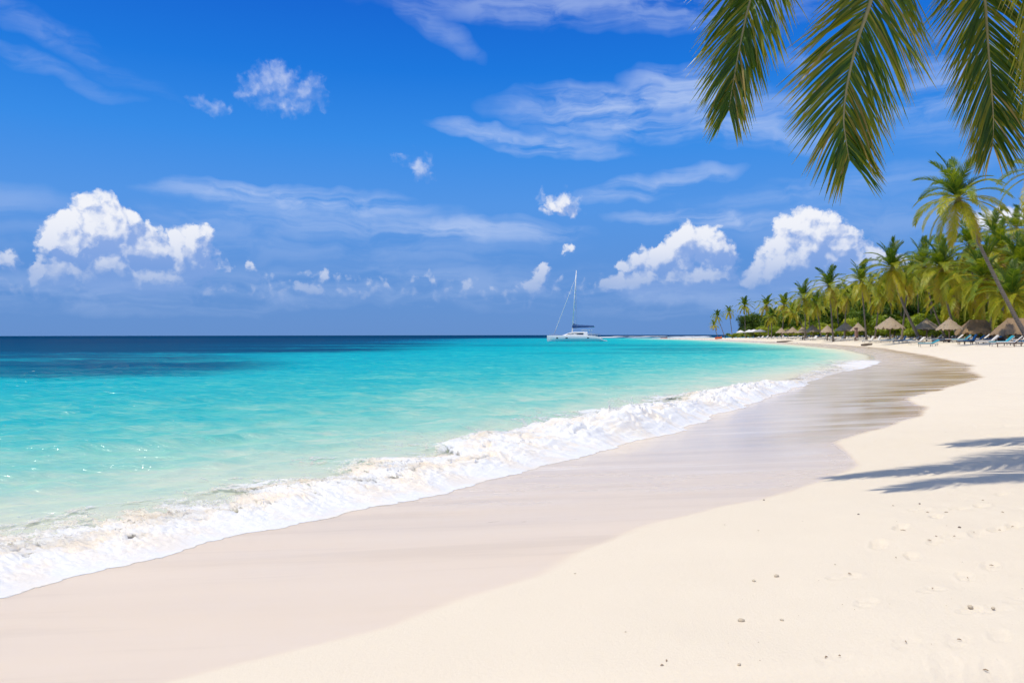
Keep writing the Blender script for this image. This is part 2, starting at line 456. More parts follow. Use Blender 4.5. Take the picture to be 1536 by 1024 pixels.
col = g.mix(wsoft, dry, wcol)
ro = g.m('MULTIPLY_ADD', wsoft, g.m('MULTIPLY_ADD', g.noise(g.v('MULTIPLY', pos, (.3, 1.2, 1)), 1.6, 4, .6), .35, -.72), .9)
ro = g.m('SUBTRACT', ro, g.m('MULTIPLY', g.m('MULTIPLY', wsoft, g.attr('film')), .18))
bh = g.m('ADD', g.m('MULTIPLY', gr, .4), g.noise(pos, 38, 3, .6))
dryf = g.m('SUBTRACT', 1, wsoft)
bmp = g.n('ShaderNodeBump'); g.link(bh, bmp.inputs['Height']); bmp.inputs['Distance'].default_value = .006
g.put(bmp.inputs['Strength'], g.m('MULTIPLY_ADD', dryf, .55, .02))
g.out(g.bsdf(col, ro, bmp.outputs[0], Specular_IOR_Level=g.m('MULTIPLY_ADD', wsoft, g.m('MULTIPLY_ADD', g.attr('film'), .13, .08), .06), IOR=1.33))

ang = np.radians(np.concatenate([np.linspace(-180, -46, 50)[:-1], np.linspace(-46, 46, 900), np.linspace(46, 180, 50)[1:-1]]))
rad = np.concatenate([[.25, .7, 1.3, 1.9], np.geomspace(2.5, 30, 470), np.geomspace(30, 700, 170)[1:], np.geomspace(700, 4000, 14)[1:]])
A, R = np.meshgrid(ang, rad)
X = (R * np.sin(A)).ravel(); Y = (R * np.cos(A)).ravel()
Z, T, Q, TD = height(X, Y)
cusp = .07 * fbm(X * .8, Y * .8, 2) * np.clip(Y / 12, .5, 2)
SQ = T - TD
wetv = 1 - sstep(-.20, .16, (SQ - cusp) / np.clip(Y / 14, .7, 3))
wetv *= .80 + .20 * sstep(5, 11, Y)
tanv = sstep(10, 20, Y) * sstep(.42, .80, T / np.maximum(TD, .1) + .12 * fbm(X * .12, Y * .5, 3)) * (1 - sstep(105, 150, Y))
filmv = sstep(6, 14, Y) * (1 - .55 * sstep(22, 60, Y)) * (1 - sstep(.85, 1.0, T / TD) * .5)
V = np.stack([X, Y, Z], 1)
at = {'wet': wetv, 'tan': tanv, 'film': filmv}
nr, nc = len(rad), len(ang)
FA = grid_faces(nr, nc, wrap=True)
ft = T[FA].mean(1); fwet = wetv[FA].mean(1)
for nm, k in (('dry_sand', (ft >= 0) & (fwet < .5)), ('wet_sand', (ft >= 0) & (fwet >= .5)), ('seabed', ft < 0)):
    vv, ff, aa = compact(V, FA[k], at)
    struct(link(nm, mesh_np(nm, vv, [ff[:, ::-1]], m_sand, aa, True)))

# ------------------------------------------------------------------ water
m_water, g = newmat('sea_water')
pos = g.pos(); dep = g.attr('depth'); grass = g.attr('weed')
xy = g.v('MULTIPLY', pos, (.50, 1, 0))
na = g.noise(xy, 1.15, 5, .6, .4); nb = g.noise(xy, .22, 4, .55, .3); ncn = g.noise(g.v('MULTIPLY', pos, (.2, 1, 0)), .035, 4, .6)
mod = g.m('MULTIPLY_ADD', g.m('SUBTRACT', na, .5), 1.5, 1)
mod = g.m('ADD', mod, g.m('MULTIPLY', g.m('SUBTRACT', nb, .5), 1.0))
mod = g.m('ADD', mod, g.m('MULTIPLY', g.m('SUBTRACT', g.noise(xy, 3.1, 5, .65, .6), .5), 1.3))
dd = g.m('MULTIPLY', dep, g.m('MAXIMUM', mod, .2))
lo = g.m('MULTIPLY', g.m('LOGARITHM', g.m('MULTIPLY_ADD', dd, 1.15, 1.0), 2.0), .25)     # 0..1 for 0..15 m
bodyc = g.ramp(lo, [(0, (.78, .69, .52)), (.06, (.60, .70, .54)), (.13, (.32, .63, .50)), (.21, (.13, .55, .47)), (.29, (.03, .47, .46)), (.42, (0, .40, .45)), (.58, (0, .25, .36)), (.72, (0, .10, .22)), (.86, (.0, .055, .135)), (1, (0, .04, .11))])
bodyc = g.mix(g.m('MULTIPLY', grass, g.ss(g.m('ADD', ncn, g.m('MULTIPLY', nb, .3)), .42, .72)), bodyc, (.0, .055, .13))
opac = g.ss(dep, .0, .05)
tr = g.n('ShaderNodeBsdfTransparent'); tr.inputs[0].default_value = (.96, 1, .985, 1)
df = g.n('ShaderNodeBsdfDiffuse'); g.link(bodyc, df.inputs[0])
body = g.mixsh(opac, tr.outputs[0], df.outputs[0])
hh = g.m('ADD', g.m('MULTIPLY', g.noise(xy, 2.6, 5, .62, .3), 1.0), g.m('MULTIPLY', nb, 2.0))
nrm = g.bump(hh, 1.0, .14)
fr = g.n('ShaderNodeFresnel'); fr.inputs[0].default_value = 1.33; g.link(nrm, fr.inputs['Normal'])
gl = g.n('ShaderNodeBsdfGlossy'); gl.inputs['Roughness'].default_value = .12; g.link(nrm, gl.inputs['Normal'])
fac = g.m('MINIMUM', g.m('MULTIPLY', fr.outputs[0], .42), g.attr('shine'))
g.out(g.mixsh(fac, body, gl.outputs[0]))

ang = np.radians(np.concatenate([np.linspace(-150, -46, 30)[:-1], np.linspace(-46, 46, 760), np.linspace(46, 70, 8)[1:]]))
rad = np.concatenate([np.geomspace(3.5, 60, 420), np.geomspace(60, 1200, 160)[1:], np.geomspace(1200, 60000, 30)[1:]])
A, R = np.meshgrid(ang, rad)
X = (R * np.sin(A)).ravel(); Y = (R * np.cos(A)).ravel()
Z0, T, Q, TD = height0(X, Y)
T2 = T + .5
keep = T < .35
def wave_z(X, Y, T):
    r_ = np.hypot(X, Y); amp = sstep(.2, 5, -T) * (1 - .6 * sstep(40, 160, r_))
    xr = X * .80 + Y * .6; yr = -X * .6 + Y * .80        # swell runs towards the beach
    return amp * (.10 * fbm(xr * .22, yr * .75, 2) + .045 * billow(xr * .55 + 3, yr * 1.25, 3) * (1 - sstep(70, 95, r_)))
zw = wave_z(X, Y, T)
depth = np.maximum(zw - Z0, 0)
wx = X; wy = Y
weed = np.zeros_like(X)
for px, py, rx, ry, st in ((60, 546, 380, 24, .9), (260, 522, 400, 9, 1.0), (480, 517, 230, 4.5, .9), (60, 560, 160, 10, .9), (0, 530, 300, 20, .8), (230, 547, 120, 4, .5), (1060, 524, 160, 3.5, .38), (850, 517.5, 220, 2.0, .45), (950, 530, 200, 2, .25), (1010, 518, 120, 2, .4)):
    ux = X / np.maximum(Y, 1) * F + CX; uy = HY + CAMZ * F / np.maximum(Y, 1)
    e = ((ux - px) / rx)**2 + ((uy - py) / ry)**2
    weed = np.maximum(weed, st * sstep(1.25, .35, e))
# a deeper channel off the left of the bay
depth = depth * (1 + .9 * sstep(-10, -60, X) * sstep(30, 120, Y))
sh = .25 - .14 * sstep(15, 120, R.ravel())
sh = sh - .075 * sstep(300, 900, R.ravel())
V = np.stack([X, Y, np.where(T > -.6, np.minimum(zw, .02), zw)], 1)
FA = grid_faces(len(rad), len(ang))
kf = keep[FA].all(1)
vv, ff, aa = compact(V, FA[kf], {'depth': np.maximum(depth, .0), 'weed': weed, 'shine': sh})
struct(link('sea_water', mesh_np('sea_water', vv, [ff[:, ::-1]], m_water, aa, True)))

# ------------------------------------------------------------------ breaking wave and foam along the waterline
m_foam, g = newmat('sea_foam')
pos = g.pos(); dn = g.attr('dens')
n1 = g.noise(pos, 5.5, 5, .65); 
vo = g.n('ShaderNodeTexVoronoi', feature='DISTANCE_TO_EDGE'); g.link(g.v('ADD', pos, g.v('SCALE', g.noise(pos, 6, 3, .6, out=1), scale=.12)), vo.inputs['Vector']); vo.inputs['Scale'].default_value = 7
lace = g.ss(vo.outputs['Distance'], .16, .0)
k = g.m('ADD', g.m('MULTIPLY', g.m('SUBTRACT', n1, .5), 1.5), dn)
k = g.m('ADD', k, g.m('MULTIPLY', lace, .22))
al = g.m('MULTIPLY', g.ss(k, .30, .72), g.m('MULTIPLY_ADD', g.ss(dn, .45, .95), .35, .65))
sandy = g.noise(pos, 1.8, 4, .6)
fc_ = g.mix(g.m('MULTIPLY', g.ss(sandy, .42, .64), g.m('SUBTRACT', 1.85, dn, clamp=True)), g.mix(g.noise(pos, 28, 3, .7), (.70, .705, .71), (.92, .92, .915)), (.84, .75, .63))
fb = g.bump(g.noise(pos, 45, 4, .65), .5, .015)
fs = g.bsdf(fc_, .55, fb, Specular_IOR_Level=.3)
tr = g.n('ShaderNodeBsdfTransparent')
g.out(g.mixsh(al, tr.outputs[0], fs))

ys = [3.4]
while ys[-1] < 62: 
    ys.append(ys[-1] + .0026 * max(ys[-1], 5) * .8)
ys = np.array(ys); ny = len(ys)
VM = 4.6
vs = np.concatenate([np.linspace(-.25, 2.2, 120), np.geomspace(2.2, VM, 40)[1:]]); nv = len(vs)
Hh = np.interp(ys, [3, 6, 8, 10, 11.5, 13, 15, 16.2, 18, 20, 24, 27, 29, 31, 36, 62], [.07, .08, .09, .11, .14, .20, .29, .33, .21, .23, .24, .22, .15, .05, .03, .03])
Wd = np.interp(ys, [3, 8, 14, 20, 27, 32, 40, 62], [1.3, 1.3, 1.3, 1.15, .9, .7, 1.2, 1.5])
Yg, Vg = np.meshgrid(ys, vs, indexing='ij'); Hg = np.broadcast_to(Hh[:, None], Yg.shape); Wg = None
sl = np.interp(ys, _LY, _SLs); cc = 1 / np.sqrt(1 + sl**2)
sm = lambda a: np.convolve(np.pad(a, 20, mode='edge'), np.ones(41) / 41, 'valid')
sl = sm(sl); cc = 1 / np.sqrt(1 + sl**2)
arc = np.concatenate([[0], np.cumsum(np.hypot(np.diff(ys), np.diff(fw(ys))))])
Sg = np.broadcast_to(arc[:, None], Yg.shape)
lob = .20 * fbm(Sg * .5, Sg * 0 + 2.2, 2) - .13 * np.abs(fbm(Sg * .9, Sg * 0 + 12, 2)) + .05 * fbm(Sg * 3.5, Sg * 0 + 9, 3)
Wd = Wd * (1 + .38 * fbm(arc * .28, arc * 0 + 31, 3)); Wg = np.broadcast_to(Wd[:, None], Yg.shape)
vv_ = Vg * Wg
front = -.10 + lob
BX = fw(Yg) - (vv_ + front) * cc[:, None]; BY = Yg + (vv_ + front) * (sl * cc)[:, None]
crest = .72 + .30 * fbm(Sg * .6, Sg * 0 + 5, 2)
f_up = sstep(0, 1, np.clip((Vg - .05) / (crest - .05), 0, 1))**.8
f_dn = (1 - sstep(0, 1, np.clip((Vg - crest) / 1.7, 0, 1)))
prof = np.where(Vg < crest, f_up, f_dn)
rid = (1 + .35 * fbm(Sg * 1.3, Vg * .8 + 4, 3))
hgt = Hg * prof * rid
near = np.clip(Yg / 21, .5, 1.0)
hol = fbm(Sg * 2.4 / near, Vg * 3.2 / near + 120, 4, .55)
gz, gt = height0(BX, BY)[:2]
basez = np.maximum(gz, wave_z(BX, BY, gt) + .004)
tur = billow(Sg * 2.1 / near, Vg * 2.6 / near, 5, .56)
tur2 = fbm(Sg * 9 / near, Vg * 9 / near, 4, .6)
loc = prof * (Vg > 0)
tur3 = billow(Sg * 26 / near, Vg * 26 / near, 3, .55)
disp = loc * (.15 * Hg * tur + .016 * tur2 + .09 * Hg * tur2 + .017 * tur3)
hgt = hgt * (1 - .45 * sstep(.3, .9, hol) * sstep(.3, .7, Vg))
Zf = basez + .003 + np.maximum(hgt + disp, 0) * sstep(0, .12, Vg)
lumps = loc * (.045 * tur2 + .03 * tur)
BX = BX - lumps * cc[:, None] * .8; BY = BY - lumps * .5 * fbm(Sg * 6, Vg * 6 + 33, 2)
dens = 1.24 - .20 * sstep(.18, .5, Vg) * (1 - .5 * sstep(11, 15, Yg)) - .62 * sstep(.75, 2.1, Vg) - .38 * sstep(2.0, VM, Vg)
dens = dens + .34 * fbm(Sg * .9, Vg * 1.1 + 40, 4, .6) * sstep(.4, 1.1, Vg) - .30 * sstep(.3, 1.2, Vg) * sstep(.15, .9, fbm(Sg * .7, Vg * .9 + 80, 3))
dens = dens - .95 * sstep(.42, .85, hol) * sstep(.35, .8, Vg) * (1 - .75 * sstep(10, 13, Yg))
dens = np.where(Vg < 0, -1, dens)
dens = dens - .9 * (1 - sstep(0, .07, Vg + .04 * fbm(Sg * 7, Sg * 0 + 50, 3)))
dens = dens - .55 * sstep(27, 31, Yg) * (1 - sstep(38, 50, Yg)) - .1 * sstep(30, 40, Yg)
dens = dens - .28 * (1 - sstep(8, 12, Yg)) * sstep(.35, .9, Vg) * (1 + .9 * fbm(Sg * 1.6, Vg * 2 + 61, 3)) - .30 * sstep(1.9, 3.0, Vg) - 1.5 * sstep(3.6, VM, Vg) - 1.5 * sstep(54, 62, Yg)
Vf = np.stack([BX.ravel(), BY.ravel(), Zf.ravel()], 1)
FA = grid_faces(ny, nv)
kf = (dens.ravel()[FA] > -.1).any(1)
vv, ff, aa = compact(Vf, FA[kf], {'dens': dens.ravel()})
mb = MB()
# spray thrown up along the crest
for i in range(150):
    y = 6.5 + 21 * RS.rand()
    k = min(np.searchsorted(ys, y), ny - 1)
    if RS.rand() > Hh[k] * 2.6: continue
    cl = max(0, perlin(arc[k] * 1.1, 71.)); v = RS.uniform(.5, 1.15); j = min(np.searchsorted(vs, v), nv - 1)
    base_ = np.array((BX[k, j], BY[k, j], Zf[k, j])); dr_ = np.array((RS.randn() * .5, RS.randn() * .3, 1.0))
    Ls = (.04 + .30 * Hh[k] * abs(RS.randn())) * (1 + 1.2 * cl)
    for q in range(26):
        u = RS.rand()**1.5; r = RS.uniform(.003, .011) * (1.15 - u) * (y / 13)**.6
        mb.sphere(base_ + dr_ * Ls * u + RS.randn(3) * (.012 + .05 * u), (r, r, r * RS.uniform(.8, 2.2)), 6, 4)
sv = np.concatenate(mb.v)
f4 = np.concatenate(mb.f4) + len(vv); f3 = np.concatenate(mb.f3) + len(vv)
me = mesh_np('breaking_wave', np.vstack([vv, sv]), [ff, f4, f3], m_foam, {'dens': np.concatenate([aa['dens'], np.full(len(sv), 2.)])}, True)
struct(link('breaking_wave', me))

# reef surf far out beyond the sand spit
m_surf, g = newmat('reef_foam'); g.out(g.bsdf((.8, .82, .84), .7))
mb = MB()
for k in range(46):
    px = RS.uniform(905, 1062); d = RS.uniform(470, 1000); x = (px - CX) / F * d; L = RS.uniform(2, 11)
    t = np.linspace(-1, 1, 9)
    Pp = np.stack([x + t * L, d + 2 * np.sin(t * 2 + k), 0 * t + .06], 1)
    mb.tube(Pp, (.14 + .35 * RS.rand()) * (1 - t**2) + .02, 6)
struct(link('reef_surf', mb.mesh('reef_surf', m_surf, True)))

# ------------------------------------------------------------------ foliage materials
def leafmat(name, cols, trans=.35, rough=.42):
    m, g = newmat(name)
    t = g.m('ADD', g.attr('tint'), g.m('MULTIPLY', g.m('SUBTRACT', g.rnd(), .5), .22), clamp=True)
    c = g.ramp(t, cols)
    d = g.bsdf(c, rough, Specular_IOR_Level=.4)
    tn = g.n('ShaderNodeBsdfTranslucent'); g.link(g.mix(1.0, c, (1.9, 1.7, .5), 'MULTIPLY'), tn.inputs[0])
    g.out(g.mixsh(trans, d, tn.outputs[0]))
    return m
PALM_COLS = [(0, (.04, .10, .012)), (.24, (.12, .205, .018)), (.46, (.31, .34, .022)), (.78, (.48, .40, .03)), (.92, (.30, .17, .045)), (1, (.17, .10, .045))]
m_frond = leafmat('palm_leaf', PALM_COLS, .36)
NEAR_COLS = [(0, (.034, .085, .005)), (.35, (.085, .155, .009)), (.6, (.30, .29, .018)), (.85, (.30, .23, .035)), (1, (.42, .31, .09))]
m_near = leafmat('near_palm_leaf', NEAR_COLS, .36, .36)
m_bush = leafmat('broad_leaf', [(0, (.04, .085, .008)), (.35, (.11, .19, .014)), (.7, (.25, .34, .02)), (1, (.38, .40, .035))], .34, .5)
m_rachis = simple('palm_rachis', (.30, .27, .07), .5, .2, 3)
m_rachis_near = simple('near_palm_rachis', (.34, .30, .13), .5, .25, 3)
m_nut = simple('coconut_husk', (.30, .22, .05), .5, .4, 3)
m, g = newmat('palm_trunk')
p = g.obj(); sp = g.n('ShaderNodeSeparateXYZ'); g.link(p, sp.inputs[0])
ringn = g.m('SINE', g.m('ADD', g.m('MULTIPLY', sp.outputs[2], 38), g.m('MULTIPLY', g.noise(p, 4, 3), 6)))
tn = g.noise(p, 5, 5, .65)
c = g.mix(tn, (.17, .125, .085), (.37, .31, .25)); c = g.mix(g.ss(ringn, .5, 1), c, (.12, .09, .06))
g.out(g.bsdf(c, .85, g.bump(g.m('ADD', ringn, g.m('MULTIPLY', tn, 2)), .6, .03))); m_trunk = m
m_bark = simple('bark', (.15, .11, .075), .9, .4, 4, .02)

# ------------------------------------------------------------------ fronds
def frond_arrays(Pr, Sd, n, Lmax, wid, nseg, rng, tint, droop=.9, gap=.12, ragged=.05, fold=0.0, lprof=None, tipbend=.30, tvar=.10, a0=64, a1=38, odd=0.0, oddleft=0.0, browntip=.10):
    """leaflets along a rachis polyline Pr with side vectors Sd"""
    Pr = np.asarray(Pr, float); Sd = np.asarray(Sd, float)
    seg = np.linalg.norm(np.diff(Pr, axis=0), axis=1); cum = np.concatenate([[0], np.cumsum(seg)]); cum /= cum[-1]
    T = np.gradient(Pr, axis=0); T /= np.linalg.norm(T, axis=1, keepdims=True)
    s = np.linspace(gap, .995, n)
    s = np.concatenate([s, s + (s[1] - s[0]) * .5]).clip(0, 1); sg = np.concatenate([np.ones(n), -np.ones(n)])
    k = rng.rand(2 * n) > ragged; s, sg = s[k], sg[k]; m = len(s)
    ip = lambda A: np.stack([np.interp(s, cum, A[:, i]) for i in range(3)], 1)
    P0, t, sd = ip(Pr), ip(T), ip(Sd)
    t /= np.linalg.norm(t, axis=1, keepdims=True)
    sd -= t * (sd * t).sum(1, keepdims=True); sd /= np.linalg.norm(sd, axis=1, keepdims=True) + 1e-9
    nrm = np.cross(t, sd)
    al = np.radians(a0 - a1 * s**1.2 + rng.randn(m) * 4)
    d = t * np.cos(al)[:, None] + sd * (sg * np.sin(al))[:, None] + nrm * (.16 + fold * rng.rand(m))[:, None]
    L = Lmax * (np.interp(s, [0, .12, .3, .55, .8, .93, 1], [.35, .55, .95, 1, .78, .55, .42]) if lprof is None else lprof(s)) * rng.uniform(.88, 1.08, m)
    gdir = np.array([0, 0, -1.])
    verts = np.empty((m, nseg + 1, 2, 3)); pos = P0.copy()
    dr = droop * rng.uniform(.6, 1.3, m)
    od = rng.rand(m) < odd + oddleft * (sg < 0) * (s > .35) * (s < .66)
    dr = dr + od * rng.uniform(.2, 1.3, m)
    for j in range(nseg + 1):
        u = j / nseg
        dj = d + gdir * (dr * u**1.2)[:, None] + t * (tipbend * u)
        dj /= np.linalg.norm(dj, axis=1, keepdims=True)
        wv = np.cross(dj, nrm + .35 * rng.randn(m, 1) * sd); wv /= np.linalg.norm(wv, axis=1, keepdims=True) + 1e-9
        wj = wid * (.55 if j == 0 else (1 - u**2.2) + .04)
        verts[:, j, 0] = pos - wv * wj * .5; verts[:, j, 1] = pos + wv * wj * .5
        pos = pos + dj * (L / nseg)[:, None]
    base = (np.arange(m) * (nseg + 1) * 2)[:, None]; j = np.arange(nseg)[None] * 2
    f = np.stack([base + j, base + j + 1, base + j + 3, base + j + 2], -1).reshape(-1, 4)
    tt = np.clip(tint + tvar * rng.randn(m), 0, 1)
    tt = np.where(od, rng.uniform(.7, 1, m), tt)
    tv = np.repeat(tt, (nseg + 1) * 2).reshape(m, nseg + 1, 2) + np.linspace(0, 1, nseg + 1)[None, :, None]**2 * browntip
    return verts.reshape(-1, 3), f, np.clip(tv.reshape(-1), 0, 1)

def frond_path(e0, bend, L, n=14, side=0.0, pw=1.25):
    u = np.linspace(0, 1, n); a = np.radians(e0 - bend * u**pw)
    st = L / (n - 1); x = np.concatenate([[0], np.cumsum(np.cos(a[:-1]) * st)]); z = np.concatenate([[0], np.cumsum(np.sin(a[:-1]) * st)])
    return np.stack([x, side * u**2 * L, z], 1)

CLASSES = [(82, 46, .12, .95), (66, 72, .18, 1.0), (50, 92, .24, 1.05), (32, 92, .32, 1.08), (14, 82, .40, 1.08), (-6, 70, .48, 1.05), (-32, 52, .54, 1.0), (-54, 30, .74, .9)]
def make_frond_set(n, wid, nseg, Lb=4.4, seeds=2):
    out = []
    for ci, (e0, bd, ti, ls) in enumerate(CLASSES):
        row = []
        for sdn in range(seeds):
            rng = np.random.RandomState(100 + ci * 7 + sdn)
            L = Lb * ls * rng.uniform(.92, 1.06)
            Pr = frond_path(e0 + rng.uniform(-5, 5), bd * rng.uniform(.85, 1.2), L, side=rng.uniform(-.12, .12))
            T = np.gradient(Pr, axis=0); T /= np.linalg.norm(T, axis=1, keepdims=True)
            tw = rng.uniform(-.7, .7) * np.linspace(0, 1, len(Pr))[:, None]
            N = np.cross(T, (0, 1., 0)); Sd = np.array([[0, 1., 0]]) * np.cos(tw) + N * np.sin(tw)
            V, f, tv = frond_arrays(Pr, Sd, n, .95, wid, nseg, rng, ti, droop={82: .2, 66: .4, 50: .65, 32: .95, 14: 1.15, -6: 1.15, -32: .9, -54: .5}[e0])
            mb = MB(); mb.add(V, f); k0 = mb.n
            mb.tube(Pr, np.linspace(.045, .008, len(Pr)), 4, cap=False)
            at = np.concatenate([tv, np.full(mb.n - k0, min(.6, ti + .3))])
            row.append((mb, at))
        out.append(row)
    return out
FS = {}
FM = {}
for key, (n, wid, nseg) in {'fine': (84, .052, 3), 'mid': (50, .085, 2), 'far': (26, .19, 2)}.items():
    FS[key] = make_frond_set(n, wid, nseg)
    if key != 'far': FM[key] = [[mb.mesh('frond', m_frond, False, {'tint': at}) for mb, at in row] for row in FS[key]]

def crown_plan(rng, n=30):
    plan = []
    for i in range(n):
        c = min(len(CLASSES) - 1, int((i / n)**1.12 * len(CLASSES)))
        plan.append((c, rng.randint(2), i * 2.39996 + rng.uniform(-.25, .25), rng.uniform(.88, 1.1)))
    return plan
def far_crown(seed):
    rng = np.random.RandomState(seed); mb = MB(); at = []
    for c, v, az_, sc in crown_plan(rng, 30):
        src, a = FS['far'][c][v]
        R_ = np.array(Matrix.Rotation(az_, 3, 'Z')) * sc
        mb.add(np.concatenate(src.v) @ R_.T, np.concatenate(src.f4)); at.append(a)
    return mb.mesh('crown', m_frond, False, {'tint': np.concatenate(at)})
FAR = [far_crown(s) for s in (1, 2, 3)]
mb = MB(); rg = np.random.RandomState(5)
for i in range(9):
    a = i * 2.4; mb.sphere((.26 * math.cos(a), .26 * math.sin(a), -.28 - .16 * (i % 3)), (.13, .13, .16), 8, 6)
for i in range(10):
    a = i * .63; mb.tube([(0.05 * math.cos(a), .05 * math.sin(a), .25), (.2 * math.cos(a), .2 * math.sin(a), .0), (.17 * math.cos(a), .17 * math.sin(a), -.3)], [.03, .10, .05], 5)
NUTS = mb.mesh('coconut_cluster', m_nut, True)

def trunk_mesh(base, top, r0, r1, sag, flare=1.5, n=22, k=10, shape=1.0):
    base, top = np.array(base, float), np.array(top, float)
    u = np.linspace(0, 1, n)[:, None]
    ux = u**shape
    P_ = np.concatenate([base[:2] + (top[:2] - base[:2]) * ux, base[2] + (top[2] - base[2]) * u], 1)
    P_[:, 0] += sag * np.sin(np.pi * u[:, 0])
    r = r0 + (r1 - r0) * u[:, 0]**.7 + r0 * (flare - 1) * np.exp(-u[:, 0] * 16)
    r = r * (1 + .03 * np.sin(np.arange(n) * 2.1))
    P_ -= base; mb = MB(); mb.tube(P_, r, k)
    return mb.mesh('trunk', m_trunk, True), P_

ORD = 'zero first second third fourth fifth sixth seventh eighth ninth tenth eleventh twelfth thirteenth fourteenth fifteenth sixteenth seventeenth eighteenth nineteenth twentieth'.split()
ORD += ['twenty-' + o for o in ORD[1:10]] + ['thirtieth'] + ['thirty-' + o for o in ORD[1:10]] + ['fortieth'] + ['forty-' + o for o in ORD[1:10]] + ['fiftieth'] + ['fifty-' + o for o in ORD[1:10]]

def ray(px, d): return (px - CX) / F * d
def gz(x, y): return float(height0(x, y)[0])
def palm(cpx, cpy, bpx, d, scale, label, sag=0, lean=0, seed=0, lod='mid', tint=0, shape=1.0, r0=.17, dense=27):
    bx, by = ray(bpx, d), d; bz = gz(bx, by) - .12
    ct = Vector((ray(cpx, d), d + lean, CAMZ + (HY - cpy) / F * d))
    root = thing('coconut_palm', label, 'palm tree', (bx, by, bz), 0, 'coconut palms along the beach')
    me, P_ = trunk_mesh((bx, by, bz), ct, r0, r0 * .62, sag, shape=shape)
    link('trunk', me, root)
    top = ct - Vector((bx, by, bz))
    rng = np.random.RandomState(seed)
    tilt = Euler((rng.uniform(-.08, .08), rng.uniform(-.08, .08) + .10 * np.sign(-(bpx - cpx)), 0)).to_matrix()
    if lod == 'far':
        link('crown', FAR[seed % 3], root, top, (0, 0, rng.uniform(0, 6.28)), scale)
    else:
        for c, v, a, sc in crown_plan(rng, dense):
            rot = (tilt @ Euler((0, 0, a)).to_matrix()).to_euler()
            link('frond', FM[lod][c][v], root, top, rot, scale * sc)
    link('coconut_cluster', NUTS, root, top, (0, 0, rng.uniform(0, 6)), scale * .95)
    return root

# the row of palms the photograph shows, from the tip of the beach to its near end
PALMS = [
 (1071, 488, 1077, 345, .62, 'short leaning palm, outermost at the tip of the beach', 0, 'far'),
 (1076, 475, 1088, 338, .72, 'slim palm leaning over the shorter one at the beach tip', 0, 'far'),
 (1094, 469, 1099, 325, .72, 'palm standing in a pair apart from the trees by the beach tip', 0, 'far'),
 (1117, 459, 1118, 275, .85, 'straight tall palm behind the pale parasols', 0, 'far'),
 (1150, 459, 1152, 240, .85, 'palm with dark upright fronds right of the pale parasols', .3, 'far'),
 (1158, 476, 1157, 225, .72, 'low yellowish palm left of the small thatched umbrellas', 0, 'far'),
 (1176, 459, 1173, 218, .88, 'bushy palm over the farthest thatched umbrella', 0, 'far'),
 (1190, 470, 1212, 200, .8, 'low palm with a leaning trunk between thatched umbrellas', .3, 'far'),
 (1206, 446, 1207, 178, .95, 'palm with a yellow heart over the small thatched umbrellas', .2, 'mid'),
 (1244, 430, 1250, 150, .98, 'slim straight palm with green crest and hanging yellow frond', 0, 'mid'),
 (1225, 458, 1232, 176, .85, 'low palm tucked among green leaves between two taller palms', 0, 'mid'),
 (1270, 447, 1266, 160, .85, 'half hidden palm in the leaves behind the wide thatched umbrella', 0, 'mid'),
 (1292, 423, 1300, 132, .95, 'palm with a thin pale trunk left of the peaked thatched umbrella', 0, 'mid'),
 (1320, 444, 1312, 146, .85, 'shadowed palm behind the bright green bush', 0, 'mid'),
 (1338, 404, 1381, 106, .98, 'large palm with a thick curved trunk beside the blue loungers', -.9, 'fine'),
 (1362, 424, 1352, 124, .9, 'dark palm half hidden behind the curved trunk palm', 0, 'mid'),
 (1385, 398, 1420, 116, 1.0, 'palm with drooping fronds above the low thatched roofs', -.5, 'mid'),
 (1412, 404, 1438, 101, 1.08, 'palm with long hanging fronds left of the tallest palm', -.3, 'fine'),
 (1430, 446, 1436, 112, .9, 'low palm behind the thatched shelter with dry tips', 0, 'mid'),
 (1437, 300, 1547, 75, 1.06, 'tallest palm with a long curved trunk leaning left over the beach', .0, 'fine'),
 (1455, 368, 1466, 112, 1.0, 'palm just behind the crown of the tallest palm', 0, 'mid'),
 (1478, 420, 1490, 93, 1.12, 'yellow green palm with fronds hanging to the shelter roof', 0, 'fine'),
 (1500, 376, 1506, 100, 1.05, 'palm behind the long curved trunk near the right edge', 0, 'mid'),
 (1518, 446, 1530, 86, 1.0, 'short yellow palm beside the right edge shelter', 0, 'fine'),
 (1532, 402, 1546, 92, 1.08, 'palm at the right edge with pale yellow fronds', 0, 'fine'),
 (1548, 346, 1562, 104, 1.05, 'palm cut by the right edge below the hanging frond', 0, 'mid'),
 (1560, 262, 1590, 84, 1.0, 'tall palm mostly outside the right edge of the view', 0, 'mid'),
]
for i, (cx_, cy_, bx_, d_, sc_, lb, sg_, ld) in enumerate(PALMS):
    palm(cx_, cy_, bx_, d_, sc_, lb, sag=sg_, seed=20 + i, lod=ld, shape=.9 if i == 19 else (1.5 if i == 14 else 1.0), r0=.21 if i in (14, 19) else .16, dense=34 if ld == 'fine' else 30)
# palms inside the wood behind
WOOD = [(1395, 436, 128), (1350, 440, 150), (1448, 410, 128), (1490, 350, 126), (1525, 345, 128), (1415, 385, 140), (1375, 412, 146), (1305, 436, 172), (1468, 448, 120), (1505, 430, 118), (1545, 440, 112), (1255, 452, 196), (1212, 462, 212), (1335, 428, 160)]
for i, (cx_, cy_, d_) in enumerate(WOOD):
    palm(cx_, cy_, cx_ + 4, d_, .98, '%s palm from the left deep in the wood behind the front palms' % ORD[sorted(w_[0] for w_ in WOOD).index(cx_) + 1], seed=70 + i, lod='mid', dense=22)

